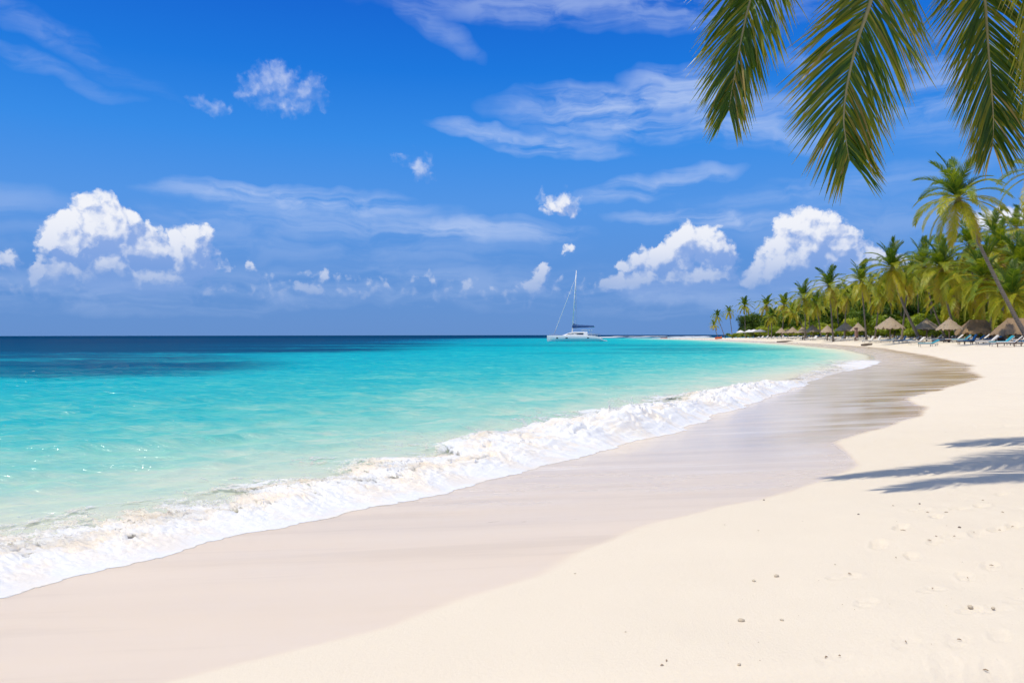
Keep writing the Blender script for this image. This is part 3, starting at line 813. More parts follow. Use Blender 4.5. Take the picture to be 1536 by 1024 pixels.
# ------------------------------------------------------------------ the near palm whose fronds hang into the view
def catmull(pts, n=10):
    p = np.array(pts, float); p = np.vstack([2 * p[0] - p[1], p, 2 * p[-1] - p[-2]]); o = []
    for i in range(1, len(p) - 2):
        for t in np.linspace(0, 1, n, endpoint=False):
            a, b, c, d = p[i - 1:i + 3]
            o.append(.5 * (2 * b + (c - a) * t + (2 * a - 5 * b + 4 * c - d) * t * t + (3 * b - a - 3 * c + d) * t**3))
    o.append(p[-2]); return np.array(o)
C0 = np.array((6.9, 9.7, 7.7))
def at(px, py, d): return ((px - CX) / F * d, d, CAMZ + (HY - py) / F * d)
bz = gz(8.6, 10.6)
near = thing('coconut_palm', 'near palm whose big dark fronds hang into the top right corner', 'palm tree', (8.6, 10.6, bz - .1), 0, 'coconut palms along the beach')
me, _ = trunk_mesh((8.6, 10.6, bz - .1), C0 - (0, 0, .3), .19, .13, .35, n=40, k=16)
link('trunk', me, near)
off = Vector((8.6, 10.6, bz - .1))
link('coconut_cluster', NUTS, near, Vector(C0) - off, None, .9)
def near_frond(pts, side, n, Lmax, wid, seed, tint, swap=(.25, .5), s0=(0, 1, 0), **kw):
    rng = np.random.RandomState(seed); Pr = catmull(pts)
    u = np.linspace(0, 1, len(Pr))
    k = sstep(swap[0], swap[1], u)[:, None]; Sd = np.array(s0, float) * (1 - k) + np.array(side, float) * k
    V, f, tv = frond_arrays(Pr - np.array(off), Sd, n, Lmax, wid, 5, rng, tint, odd=.05, browntip=.3, **{'tvar': NV, **kw})
    fr_ = link('frond', mesh_np('frond', V, [f], m_near, {'tint': tv}), near)
    mb = MB(); mb.tube(Pr - np.array(off), np.interp(u, [0, .15, .6, 1], [.055, .035, .016, .004]), 6)
    link('rachis', mb.mesh('rachis', m_rachis_near, True), fr_)
NV = .17
LP = lambda s: np.interp(s, [0, .12, .3, .6, .8, .93, 1], [.3, .6, .95, 1, .88, .62, .40])
dA, dB, dC, dD = 9.0, 8.2, 10.0, 8.0
near_frond([C0, (5.7, 9.4, 8.5), (4.1, 9.2, 7.9), (3.0, 9.05, 6.7), at(1126, 0, dA), at(1110, 70, dA), at(1099, 130, dA), at(1093, 168, dA)], (.96, -.28, .0), 330, 1.2, .024, 1, .36, droop=.34, fold=.16, a0=66, a1=44, tipbend=.25, oddleft=.45, lprof=LP, tvar=.12)
near_frond([C0, (5.9, 9.0, 8.3), (4.9, 8.5, 7.7), (4.05, 8.3, 6.6), at(1306, 0, dB), at(1285, 65, dB), at(1270, 130, dB), at(1265, 180, dB), at(1269, 215, dB), at(1274, 244, dB)], (.97, -.22, 0), 360, 1.26, .0235, 2, .33, droop=.10, fold=.10, a0=68, a1=40, oddleft=.22, tipbend=.30, lprof=LP)
near_frond([C0, (6.5, 9.95, 8.4), (6.0, 10, 7.7), at(1474, -40, dC), at(1477, 20, dC), at(1482, 90, dC), at(1487, 150, dC), at(1489, 190, dC), at(1488, 222, dC)], (.99, -.12, 0), 340, 1.2, .0235, 3, .24, droop=.08, fold=.08, a0=58, a1=32, tipbend=.30, lprof=LP, swap=(.15, .38))
near_frond([C0, (6.6, 9.1, 8.3), (5.8, 8.5, 7.8), at(1552, -80, dD), at(1550, 0, dD), at(1548, 70, dD), at(1546, 115, dD), at(1545, 140, dD)], (.98, .2, 0), 300, 1.05, .022, 4, .52, droop=.22, fold=.2, a0=62, a1=36, tipbend=.3, lprof=LP, swap=(.15, .38), tvar=.16)
# three long fronds reaching out level above the view; their shade lies on the sand
for i, P_ in enumerate([[C0, (4.9, 9.2, 8.4), (3.0, 8.8, 7.7), (1.45, 8.6, 6.4)], [C0, (5.0, 8.7, 8.3), (3.1, 8.0, 7.6), (1.65, 7.55, 6.3)], [C0, (6.3, 10.2, 8.6), (5.0, 10.5, 8.1), (3.8, 10.6, 7.1)]]):
    near_frond(P_, (0.05, 1, 0), 130, .84, .036, 60 + i, .3, lprof=LP, droop=.18, tipbend=.3, a0=64, a1=36)
# fronds of the same crown that reach away from the view
for i, (e0, bd, a, sdv) in enumerate([(78, 60, .2, 0), (60, 90, -.5, .1), (35, 95, .9, 0), (50, 90, 1.3, 0), (25, 90, -1.0, 0), (5, 70, .4, 0)]):
    Pl = frond_path(e0, bd, 4.9, 20); R_ = np.array(Matrix.Rotation(a, 3, 'Z')); Pl = Pl @ R_.T + C0
    sv = R_ @ np.array((0, 1., 0)); near_frond(Pl[::3], sv, 110, .84, .034, 40 + i, .25, s0=sv, lprof=LP, droop=.9)
# ------------------------------------------------------------------ broadleaf trees and bushes
def leaf_cloud(seed, n, rx, ry, rz, lumps, leaf, tint, zmin=0.0):
    rng = np.random.RandomState(seed)
    th = rng.uniform(0, 2 * np.pi, lumps); rr = rng.rand(lumps)**.5; zz = rng.uniform(-.8, 1, lumps)
    C_ = np.stack([rx * .72 * rr * np.cos(th), ry * .72 * rr * np.sin(th), rz * .68 * zz], 1) + (0, 0, rz)
    lr = rng.uniform(.28, .50, lumps)[:, None] * np.array([rx, ry, rz]); lt = rng.uniform(-.20, .22, lumps)
    k = rng.randint(lumps, size=n)
    v = rng.randn(n, 3); v /= np.linalg.norm(v, axis=1, keepdims=True)
    v[:, 2] = np.where(rng.rand(n) < .5, np.abs(v[:, 2]), v[:, 2])
    p = C_[k] + v * lr[k] * (1 - .45 * rng.rand(n, 1)**2) * (1 + .12 * rng.randn(n, 1))
    p = p[p[:, 2] > zmin]; m = len(p); k = k[:m]; v = v[:m]
    nr_ = v + .7 * rng.randn(m, 3) + (0, 0, .5); nr_ /= np.linalg.norm(nr_, axis=1, keepdims=True)
    a = np.cross(nr_, rng.randn(m, 3)); a /= np.linalg.norm(a, axis=1, keepdims=True); b = np.cross(nr_, a)
    L = leaf * rng.uniform(.6, 1.3, m)[:, None]; a = a * L; b = b * L * .42; dz = nr_ * L * .12
    V = np.stack([p - a, p + b + dz, p + a, p - b + dz], 1).reshape(-1, 3)
    f = np.arange(m * 4).reshape(-1, 4)
    t = np.clip(tint + lt[k] + .12 * rng.randn(m), 0, 1)
    return mesh_np('foliage', V, [f], m_bush, {'tint': np.repeat(t, 4)})
BUSH = [leaf_cloud(200 + i, 2300, 2.0, 1.6, 1.15, 11, .17, .60 + .08 * (i % 3)) for i in range(4)]
TREE = [leaf_cloud(220 + i, 4600, 3.4, 3.0, 3.0, 22, .26, .13 + .07 * (i % 3)) for i in range(4)]
def stems(seed, h, r, n):
    rng = np.random.RandomState(seed); mb = MB()
    for i in range(n):
        a = rng.uniform(0, 6.28); e = rng.uniform(.2, .6) * h
        mb.tube([(0, 0, 0), (.15 * math.cos(a) * e, .15 * math.sin(a) * e, h * .5), (math.cos(a) * e, math.sin(a) * e, h)], [r, r * .7, r * .25], 6)
    return mb
STEM = stems(1, 1.2, .05, 5).mesh('stem', m_bark, True)
TR = [stems(10 + i, 5.2, .20, 6).mesh('trunk', m_bark, True) for i in range(2)]

def shore_d(px, off):
    """distance at which the line of sight over px has come OFF metres inland of the wet sand"""
    y = np.geomspace(26, 700, 3000); k = np.nonzero(ray(px, y) * 1.0 - fd(y) > off)[0]
    return float(y[k[0]]) if len(k) else 400.0

BU = [(1128, 10), (1141, 12), (1152, 12), (1163, 12), (1174, 13), (1186, 13), (1198, 13), (1210, 14), (1221, 13), (1231, 14), (1242, 13), (1252, 15), (1262, 13), (1273, 13), (1284, 14), (1296, 12), (1306, 13), (1318, 13), (1330, 14), (1342, 14), (1354, 13), (1366, 14), (1378, 15), (1390, 14), (1404, 15), (1420, 15), (1436, 15), (1452, 15), (1470, 16), (1488, 16), (1508, 15), (1528, 16), (1548, 16)]
for i, (px, of) in enumerate(BU):
    d = shore_d(px, of + random.uniform(-1, 1)); x = ray(px, d); s = random.uniform(.95, 1.5) * (1.12 if 1225 < px < 1400 else 1.0)
    b = thing('bush', 'bright green beach bush, %s from the beach tip in the row behind the loungers' % ORD[i + 1], 'bush', (x, d, gz(x, d) - .1), random.uniform(0, 6.28), 'green bushes behind the loungers', (s, s, s * random.uniform(.9, 1.35)))
    link('foliage', BUSH[i % 4], b, (0, 0, .15)); link('stem', STEM, b)
for i, (px, of, h) in enumerate([(1098, 5, 1.0), (1106, 8, 1.1), (1114, 9, 1.0)]):
    d = shore_d(px, of); x = ray(px, d)
    b = thing('bush', '%s low dark bush from the left beneath the palms at the beach tip' % ORD[i + 1], 'bush', (x, d, gz(x, d) - .1), i, 'green bushes behind the loungers', (h, h, h * .8))
    link('foliage', BUSH[i % 4], b, (0, 0, .1)); link('stem', STEM, b)
for i in range(46):
    px = 1124 + i * 9.6; d = shore_d(px, random.uniform(17, 21)); x = ray(px, d); s = random.uniform(1.35, 1.9)
    b = thing('bush', 'shaded undergrowth bush behind the bright bushes, %s from the beach tip' % ORD[i + 1], 'bush', (x, d, gz(x, d) - .2), random.uniform(0, 6.28), 'shaded undergrowth behind the bright bushes', (s, s, s * random.uniform(.8, 1.1)))
    link('foliage', BUSH[(i * 3 + 1) % 4], b, (0, 0, .0)); link('stem', STEM, b)
TREES = []
for px, top, of in [(1120, 474, 13), (1132, 470, 16), (1143, 474, 18), (1155, 472, 17), (1168, 466, 20), (1182, 467, 18), (1196, 458, 22), (1210, 455, 20), (1224, 450, 24), (1240, 452, 20), (1254, 442, 24), (1268, 444, 22), (1284, 430, 26), (1300, 436, 22), (1316, 420, 28), (1332, 428, 22), (1350, 408, 30), (1368, 420, 24), (1386, 400, 32), (1404, 424, 24), (1424, 392, 34), (1444, 420, 26), (1464, 380, 34), (1486, 410, 26), (1506, 372, 34), (1528, 400, 26), (1550, 366, 32), (1580, 390, 26), (1620, 380, 28), (1410, 455, 18), (1450, 450, 18), (1490, 450, 18), (1530, 452, 18), (1370, 455, 18), (1330, 462, 18), (1290, 466, 18)]:
    TREES.append((px, top, of))
TREES.sort()
for i, (px, top, of) in enumerate(TREES):
    d = shore_d(px, of); x = ray(px, d); z = gz(x, d) - .1
    H_ = max(3.0, CAMZ + (HY - top) / F * d - z); sz = max(1.0, H_ / 6.6); sxy = max(.75, min(1.5, H_ / 7.0)) * random.uniform(.95, 1.2)
    t_ = thing('broadleaf_tree', 'green leafy tree behind the palms, %s counting from the beach tip' % ORD[i + 1], 'tree', (x, d, z), random.uniform(0, 6.28), 'broadleaf trees behind the palms')
    s_ = H_ / 6.4
    link('crown', TREE[i % 4], t_, (0, 0, .05 * H_), None, (sxy, sxy, s_)); link('trunk', TR[i % 2], t_, None, None, (s_ * .8, s_ * .8, s_ * .8))

# ------------------------------------------------------------------ thatched umbrellas and shelters
m, g = newmat('thatch')
p = g.obj(); n1 = g.noise(g.v('MULTIPLY', p, (9, 9, 1.5)), 3, 4, .65); n2 = g.noise(p, 1.2, 3)
c = g.mix(n1, (.20, .14, .08), (.58, .45, .31)); c = g.mix(g.m('MULTIPLY', n2, .5), c, (.36, .30, .24))
g.out(g.bsdf(c, .9, g.bump(n1, .8, .04))); m_thatch = m
m_post = simple('weathered_wood', (.27, .19, .12), .8, .35, 5, .01)
m_deck = simple('dark_wood', (.12, .07, .045), .7, .3, 5, .01)
def thatch_cone(mb, r, h, z0, seed, seg=56, tiers=4, apex=(0, 0), ex=0.0):
    rng = np.random.RandomState(seed)
    a = np.arange(seg) * 2 * np.pi / seg
    for t in range(tiers):
        u0, u1 = t / tiers, (t + 1) / tiers + .10
        rows = []
        for u in np.linspace(u0, min(u1, 1.06), 4):
            last = u > u1 - .06 or u > 1.0
            rad_ = r * (u**.92) + .05 * (tiers - t) / tiers + .03 * rng.randn(seg) * r * .3 + (.05 * (u - u0) / (u1 - u0))
            zz = z0 + h * (1 - u**.9) + .045 * rng.randn(seg) + (rng.uniform(-.36, .04, seg) * r / 2.2 if last else 0)
            rows.append(np.stack([np.cos(a) * rad_ + ex * np.sign(np.cos(a)) * (1 - .0 * u), np.sin(a) * rad_, zz], 1))
        mb.loft(np.array(rows), True, False)
    mb.sphere((0, 0, z0 + h - .02), (.12 + ex, .12, .16), 8, 5)
def palapa(px, of, wpx, apex_y, label, seed):
    d = shore_d(px, of); x = ray(px, d); z = gz(x, d) - .05
    H_ = CAMZ + (HY - apex_y) / F * d - z; r = max(1.25, wpx * d / F / 2)
    t = thing('thatched_umbrella', label, 'beach umbrella', (x, d, z), seed * 1.3, 'thatched umbrellas along the beach')
    rh = H_ * .40
    mb = MB(); thatch_cone(mb, r, rh, H_ - rh, seed); link('thatch_roof', mb.mesh('thatch_roof', m_thatch), t)
    mb = MB(); mb.tube([(0, 0, 0), (.02, 0, H_ * .5), (0, 0, H_ - .2)], [.10, .085, .07], 8); link('post', mb.mesh('post', m_post, True), t)
    mb = MB()
    for k in range(6):
        a = k * math.pi / 3; mb.tube([(0, 0, H_ - rh - .35), (.85 * r * math.cos(a), .85 * r * math.sin(a), H_ - rh + .12)], .035, 5)
    link('brace', mb.mesh('brace', m_post), t)
    return d
for i, (px, of, w_, ay, lb) in enumerate([
 (1172, 5, 15, 492.5, 'farthest thatched umbrella, pale and smallest of the row'),
 (1182, 8, 9, 494, 'small thatched umbrella half behind the farthest one'),
 (1189, 5, 17, 491.5, 'pink grey thatched umbrella next to the farthest one'),
 (1204, 3.6, 15, 491, 'narrow thatched umbrella left of a dark palm trunk'),
 (1219, 5, 20, 488.5, 'thatched umbrella with a broad cone left of the slim straight palm'),
 (1241, 3.4, 19, 489, 'flat topped thatched umbrella in front of the slim straight palm'),
 (1268, 5, 27, 484.5, 'wide thatched umbrella left of the brown pillar'),
 (1287, 5.5, 17, 485.5, 'thatched umbrella over the brown pillar'),
 (1335, 5.5, 39, 477, 'large peaked thatched umbrella standing clear left of the curved palm'),
 (1390, 7.0, 36, 479.5, 'shaded thatched umbrella right of the curved palm trunk'),
 (1424, 7.0, 34, 479, 'dark thatched umbrella below the hanging palm fronds')]):
    palapa(px, of, w_, ay, lb, i + 1)
m_thatch_shade = simple('shaded_thatch', (.30, .20, .11), .9, .5, 9, .05)  # thatch darkened: shade under the palm fronds put into its colour
def shelter(px, of, wid, dep_, apex_y, label, seed):
    d = shore_d(px, of); x = ray(px, d); z = gz(x, d) - .05; H_ = CAMZ + (HY - apex_y) / F * d - z
    t = thing('thatched_shelter', label, 'shelter', (x, d, z), -.15, 'thatched shelters at the right')
    rng = np.random.RandomState(seed); mb = MB(); e = H_ - 1.35
    for tier in range(4):
        u0, u1 = tier / 4, (tier + 1) / 4 + .1; rows = []
        for u in np.linspace(u0, u1, 4):
            hw, hd = wid / 2 * (.45 + .55 * u), dep_ / 2 * (.06 + .94 * u); n = 26
            px_ = np.concatenate([np.linspace(-hw, hw, n), np.full(n // 2, hw), np.linspace(hw, -hw, n), np.full(n // 2, -hw)])
            py_ = np.concatenate([np.full(n, -hd), np.linspace(-hd, hd, n // 2), np.full(n, hd), np.linspace(hd, -hd, n // 2)])
            zz = e + (H_ - e) * (1 - u) + .03 * rng.randn(len(px_)) - (rng.rand(len(px_)) * .28 if u > u1 - .02 else 0)
            rows.append(np.stack([px_, py_, zz], 1))
        mb.loft(np.array(rows), True, tier == 0)
    link('thatch_roof', mb.mesh('thatch_roof', m_thatch_shade), t)
    for sx_ in (-.42, -.14, .14, .42):
        for sy_ in (-.38, .38):
            mb = MB(); mb.tube([(sx_ * wid, sy_ * dep_, 0), (sx_ * wid, sy_ * dep_, e + .25)], [.09, .075], 8); link('post', mb.mesh('post', m_post, True), t)
    mb = MB()
    for sy_ in (-.38, .38): mb.tube([(-.46 * wid, sy_ * dep_, e + .12), (.46 * wid, sy_ * dep_, e + .12)], .06, 6)
    link('beam', mb.mesh('beam', m_post), t)
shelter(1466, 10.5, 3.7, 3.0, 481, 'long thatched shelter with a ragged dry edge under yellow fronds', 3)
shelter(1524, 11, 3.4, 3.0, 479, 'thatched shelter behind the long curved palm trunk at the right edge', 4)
# the thick pillar in front of the shelters
m_pillar = simple('reddish_pillar', (.30, .17, .13), .8, .3, 3, .02)
d = shore_d(1284, 4.5); x = ray(1284, d); mb = MB(); mb.tube([(0, 0, -.1), (0, 0, .7), (.02, 0, 1.6), (0, 0, 2.2)], [.30, .26, .25, .28], 12); mb.tube([(0, 0, 2.18), (0, 0, 2.32)], .34, 12)
tag(link('pillar', mb.mesh('pillar', m_pillar, True), None, (x, d, gz(x, d))), 'thick reddish brown pillar between two thatched umbrellas', 'pillar')

# ------------------------------------------------------------------ pale fabric parasols by the beach tip
m_cloth = simple('white_canvas', (.72, .70, .68), .8, .1, 4)
m_clothg = simple('grey_canvas', (.30, .30, .32), .8, .15, 4)
for i, (px, of, r, mt, lb) in enumerate([(1111, 4, 1.5, m_cloth, 'white parasol, leftmost below the straight tall palm'), (1124, 5, 1.6, m_cloth, 'white parasol right of the straight tall palm trunk'), (1131, 5, 2.1, m_cloth, 'widest white parasol beside the grey one'), (1140, 5, 2.0, m_clothg, 'grey parasol at the end of the pale parasols')]):
    d = shore_d(px, of); x = ray(px, d); t = thing('parasol', lb, 'parasol', (x, d, gz(x, d)), i, 'pale parasols')
    a = np.arange(8) * math.pi / 4; mb = MB()
    mb.loft(np.array([np.stack([np.cos(a) * r * u, np.sin(a) * r * u, 2.75 - .75 * u**1.2 + 0 * a], 1) for u in (.03, .35, .7, 1)] + [np.stack([np.cos(a) * r * 1.0, np.sin(a) * r, 1.86 + 0 * a], 1)]), True, False)
    link('canopy', mb.mesh('canopy', mt), t); mb = MB(); mb.tube([(0, 0, 0), (0, 0, 2.8)], .04, 6); link('pole', mb.mesh('pole', m_post), t)

# ------------------------------------------------------------------ sun loungers
m_lw = simple('lounger_white', (.62, .58, .52), .6, .1, 5)
cush = {'white': simple('cushion_white', (.70, .67, .62), .8, .08, 5), 'blue': simple('cushion_blue', (.02, .16, .33), .8, .2, 5), 'teal': simple('cushion_teal', (.02, .32, .42), .8, .2, 5), 'navy': simple('cushion_navy', (.02, .035, .08), .8, .2, 5)}
mb = MB()
for sy_ in (-.3, .3):
    mb.box((.0, sy_, .30), (1.95, .05, .07))
    for sx_ in (-.85, .35, .85): mb.box((sx_, sy_ * .95, .14), (.06, .06, .28))
for k in range(9): mb.box((-.9 + k * .17, 0, .345), (.11, .58, .025))
ME_FR = {True: mb.mesh('frame', m_lw), False: mb.mesh('frame', m_deck)}
def back_mb(up):
    mb = MB(); L = .78; ca, sa = math.cos(up), math.sin(up)
    for sy_ in (-.28, .28): mb.tube([(.42, sy_, .35), (.42 + L * ca, sy_, .35 + L * sa)], .025, 5)
    for k in range(5): mb.box((.5 + k * .15 * ca, 0, .37 + k * .15 * sa), (.11, .56, .025), (0, -up, 0))
    mb.tube([(.42 + L * ca * .7, 0, .35 + L * sa * .7), (.42 + L * ca * .85, 0, .3)], .02, 5)
    return mb
def cushion_mb(up):
    ca, sa = math.cos(up), math.sin(up)
    prof = [(-.93, .37), (-.4, .365), (.1, .37), (.40, .375), (.42 + .35 * ca, .375 + .35 * sa), (.42 + .76 * ca, .375 + .76 * sa)]
    rows = []
    for x_, z_ in prof:
        y_ = .29; th_ = .085
        nx, nz = (0, 1) if x_ <= .4 else (-sa, ca)
        rows.append([(x_, -y_, z_), (x_ + nx * th_ * .8, -y_, z_ + nz * th_ * .8), (x_ + nx * th_, -y_ * .8, z_ + nz * th_), (x_ + nx * th_, y_ * .8, z_ + nz * th_), (x_ + nx * th_ * .8, y_, z_ + nz * th_ * .8), (x_, y_, z_)])
    return MB().loft(np.array(rows), True, True)
UPS = [.45, .75, 1.05]
ME_BK = {(wh, k): back_mb(u).mesh('backrest', m_lw if wh else m_deck) for wh in (True, False) for k, u in enumerate(UPS)}
ME_CU = {(cn, k): cushion_mb(u).mesh('cushion', cush[cn]) for cn in cush for k, u in enumerate(UPS)}
LPX = [1134, 1141, 1148, 1156, 1164, 1171, 1178, 1185, 1192, 1199, 1206, 1214, 1221, 1228, 1235, 1243, 1251, 1259, 1267, 1275, 1293, 1303, 1313, 1322, 1331, 1341, 1350, 1358, 1367, 1375, 1392, 1401, 1411, 1421, 1431, 1442, 1452, 1461, 1470, 1480, 1491, 1502, 1514, 1527, 1540]
for i, px in enumerate(LPX):
    of = random.uniform(2.8, 5.2) if px < 1400 else random.uniform(6.0, 9.0); d = shore_d(px, of); x = ray(px, d); z = gz(x, d)
    cn = 'white' if px < 1322 else random.choice(['white', 'teal', 'white', 'white', 'navy'])
    if px in (1331, 1350, 1367, 1411, 1452, 1461, 1491, 1540): cn = 'blue'
    if px in (1442, 1502): cn = 'teal'
    wh = px < 1400 or random.random() < .4; k = random.choice([0, 1, 1, 2])
    s_ = float(np.interp(d, _LY, _SLs)); ang_ = math.atan2(-s_, 1) + random.uniform(-.25, .25)
    t = thing('sun_lounger', '%s cushioned %s sun lounger, %s in the row counting from the beach tip' % (cn, 'pale' if wh else 'dark wood', ORD[i + 1]), 'sun lounger', (x, d, z - .01), ang_ if px > 1290 else ang_ + random.uniform(-.5, .5), 'sun loungers along the beach', .95)
    link('frame', ME_FR[wh], t); link('backrest', ME_BK[(wh, k)], t); link('cushion', ME_CU[(cn, k)], t)
# a low dark table by the big palm
d = 77; x = ray(1500, d); mb = MB(); mb.box((0, 0, .52), (1.7, .8, .07)); t = thing('table', 'low dark wooden table on the sand beside the tallest palm', 'table', (x, d, gz(x, d)), .1)
link('table_top', mb.mesh('table_top', m_deck), t); mb = MB(); mb.box((0, 0, .24), (.55, .45, .5), None, .6); link('pedestal', mb.mesh('pedestal', m_deck), t)

# ------------------------------------------------------------------ catamaran
m_hull = simple('white_gelcoat', (.80, .80, .79), .25, .03, 1)
m_glass = simple('tinted_window', (.02, .03, .045), .08, .1, 1)
m_sailc = simple('blue_sail_cover', (.01, .07, .22), .7, .15, 2)
m_alu = simple('grey_alloy', (.55, .56, .57), .35, .05, 2)
m_steel = simple('steel_rail', (.45, .45, .47), .3, .05, 2)
m_trap = simple('trampoline_net', (.25, .25, .26), .8, .1, 2)
BD = 241.0; bx0 = ray(865, BD)
boat = thing('catamaran', 'white sailing catamaran with bare mast anchored off the beach', 'sailboat', (bx0, BD, 0), 0)
def hull_mb():
    rows = []
    #   x     deckz keelz halfwidth
    for x_, zt, zk, hw in [(-8.75, 1.78, .25, .06), (-8.6, 1.78, -.35, .22), (-7.5, 1.80, -.55, .52), (-5, 1.80, -.6, .80), (-2, 1.78, -.6, .88), (2, 1.74, -.6, .90), (4.2, 1.66, -.55, .88), (5.3, 1.58, -.5, .85), (6.3, 1.30, -.42, .80), (7.2, .78, -.30, .74), (7.6, .42, -.22, .70), (8.7, .25, -.1, .62)]:
        zc = min(.35, zt * .4)
        rows.append([(x_, 0, zk), (x_, -hw * .55, zk * .75), (x_, -hw * .9, zc * .5), (x_, -hw, zc + .3 * (zt - zc)), (x_, -hw * .97, zt - .08), (x_, -hw * .86, zt), (x_, hw * .86, zt), (x_, hw * .97, zt - .08), (x_, hw, zc + .3 * (zt - zc)), (x_, hw * .9, zc * .5), (x_, hw * .55, zk * .75)])
    return MB().loft(np.array(rows), True, True)
HM = hull_mb().mesh('hull', m_hull, False)
for hy in (-3.3, 3.3):
    h = link('hull', HM, boat, (0, hy, 0))
    s_ = -1 if hy < 0 else 1
    for wx, ww in ((-6.1, .55), (-3.3, .62), (3.0, .55)):
        mb = MB(); mb.box((wx, s_ * .885 if wx > -5 else s_ * .74, 1.02), (ww, .06, .30)); link('porthole', mb.mesh('porthole', m_glass), h)
mb = MB()   # bridge deck and saloon
rows = []
for x_, zt, hw in [(-4.3, 1.78, 2.3), (-3.6, 2.05, 2.7), (-2.0, 2.62, 2.95), (-.8, 2.82, 3.0), (2.9, 2.84, 3.0), (3.05, 2.75, 3.0), (3.1, 1.6, 3.0)]:
    rows.append([(x_, -hw - .1, .75), (x_, -hw, 1.75), (x_, -hw * .95, max(zt - .25, 1.76)), (x_, -hw * .85, zt), (x_, hw * .85, zt), (x_, hw * .95, max(zt - .25, 1.76)), (x_, hw, 1.75), (x_, hw + .1, .75)])
mb.loft(np.array(rows), True, True); mb.box((4.4, 0, 1.15), (2.6, 5.4, .75))
cab = link('cabin', mb.mesh('cabin', m_hull), boat)
for s_ in (-1, 1):
    V = [(-3.4, 2.62, 1.93), (-2.0, 2.86, 2.06), (1.7, 2.93, 2.06), (1.8, 2.93, 2.5), (-1.6, 2.86, 2.5), (-2.6, 2.74, 2.35)]
    mb = MB(); mb.loft(np.array([[(a_, s_ * (b_ + .06 if k else b_ - .2), c_) for a_, b_, c_ in V] for k in (0, 1)]), True, True); link('window', mb.mesh('window', m_glass), cab)
mb = MB(); mb.box((-6.6, 0, 1.55), (3.4, 4.9, .05)); link('trampoline', mb.mesh('trampoline', m_trap), boat)
mb = MB(); mb.tube([(-8.2, -3.2, 1.7), (-8.2, 3.2, 1.7)], .1, 8); link('crossbeam', mb.mesh('crossbeam', m_alu, True), boat)
MT = np.array((-.05, 0, 21.2)); MBs = np.array((-1.35, 0, 2.6))
mb = MB(); mb.tube([MBs, MBs * .5 + MT * .5, MT], [.20, .18, .12], 10); mast = link('mast', mb.mesh('mast', m_hull, True), boat)
mb = MB()
for hz in (.48, .74):
    c_ = MBs + (MT - MBs) * hz; mb.tube([c_ + (0, -1.0, 0), c_ + (0, 1.0, 0)], .045, 5)
link('spreader', mb.mesh('spreader', m_alu), mast)
mb = MB(); mb.tube([(-.9, 0, 4.15), (5.4, 0, 4.35)], .13, 8); link('boom', mb.mesh('boom', m_alu, True), boat)
mb = MB(); mb.loft(np.array([[(x_, -w_, z0), (x_, -w_ * .8, (z0 + z1) / 2), (x_, 0, z1), (x_, w_ * .8, (z0 + z1) / 2), (x_, w_, z0), (x_, 0, z0 - .08)] for x_, w_, z0, z1 in [(-1.35, .28, 4.0, 5.45), (-.6, .42, 4.05, 5.25), (.6, .42, 4.15, 4.95), (3, .36, 4.22, 4.85), (5.2, .22, 4.36, 4.72)]]), True, True); link('sail_cover', mb.mesh('sail_cover', m_sailc), boat)
FS0, FS1 = np.array((-6.9, 0, 1.9)), MBs + (MT - MBs) * .90
mb = MB(); mb.tube([FS0, FS0 + (FS1 - FS0) * .15, FS0 + (FS1 - FS0) * .6, FS1], [.06, .11, .09, .03], 6); link('furled_jib', mb.mesh('furled_jib', m_hull, True), boat)
mb = MB()
for s_ in (-1, 1): mb.tube([(-.2, s_ * 3.9, 1.8), MBs + (MT - MBs) * .9], .022, 4)
link('shroud', mb.mesh('shroud', m_steel), boat)
mb = MB(); mb.loft(np.array([[(x_, -2.2, z_), (x_, 2.2, z_), (x_, 2.2, z_ + .1), (x_, -2.2, z_ + .1)] for x_, z_ in [(1.4, 3.42), (2.2, 3.36), (4.5, 3.22)]]), True, True)
for sx_ in (2.0, 4.1):
    for s_ in (-1.9, 1.9): mb.tube([(sx_, s_, 1.5), (sx_, s_, 3.3)], .04, 5)
link('bimini', mb.mesh('bimini', m_hull), boat)
for s_ in (-3.9, 3.9):
    mb = MB()
    for z_ in (2.1, 2.4): mb.tube([(3.2, s_, z_ - .05), (6.6, s_, z_ - .2)], .03, 4)
    for x_ in (3.2, 4.1, 5.0, 5.9, 6.6): mb.tube([(x_, s_, 1.4), (x_, s_, 2.4 - (x_ - 3.2) * .06)], .03, 4)
    link('railing', mb.mesh('railing', m_steel), boat)
    mb = MB(); mb.tube([(-8.0, s_ * .95, 1.8), (-8.0, s_ * .95, 2.3), (-5.8, s_ * .98, 2.3), (-5.8, s_ * .98, 1.8)], .025, 4)
    link('bow_rail', mb.mesh('bow_rail', m_steel), boat)
for s_ in (-3.3, 3.3):
    mb = MB()
    for k in range(3): mb.box((7.0 + k * .55, s_, .95 - k * .30), (.5, .9, .05))
    link('stern_step', mb.mesh('stern_step', m_deck), boat)

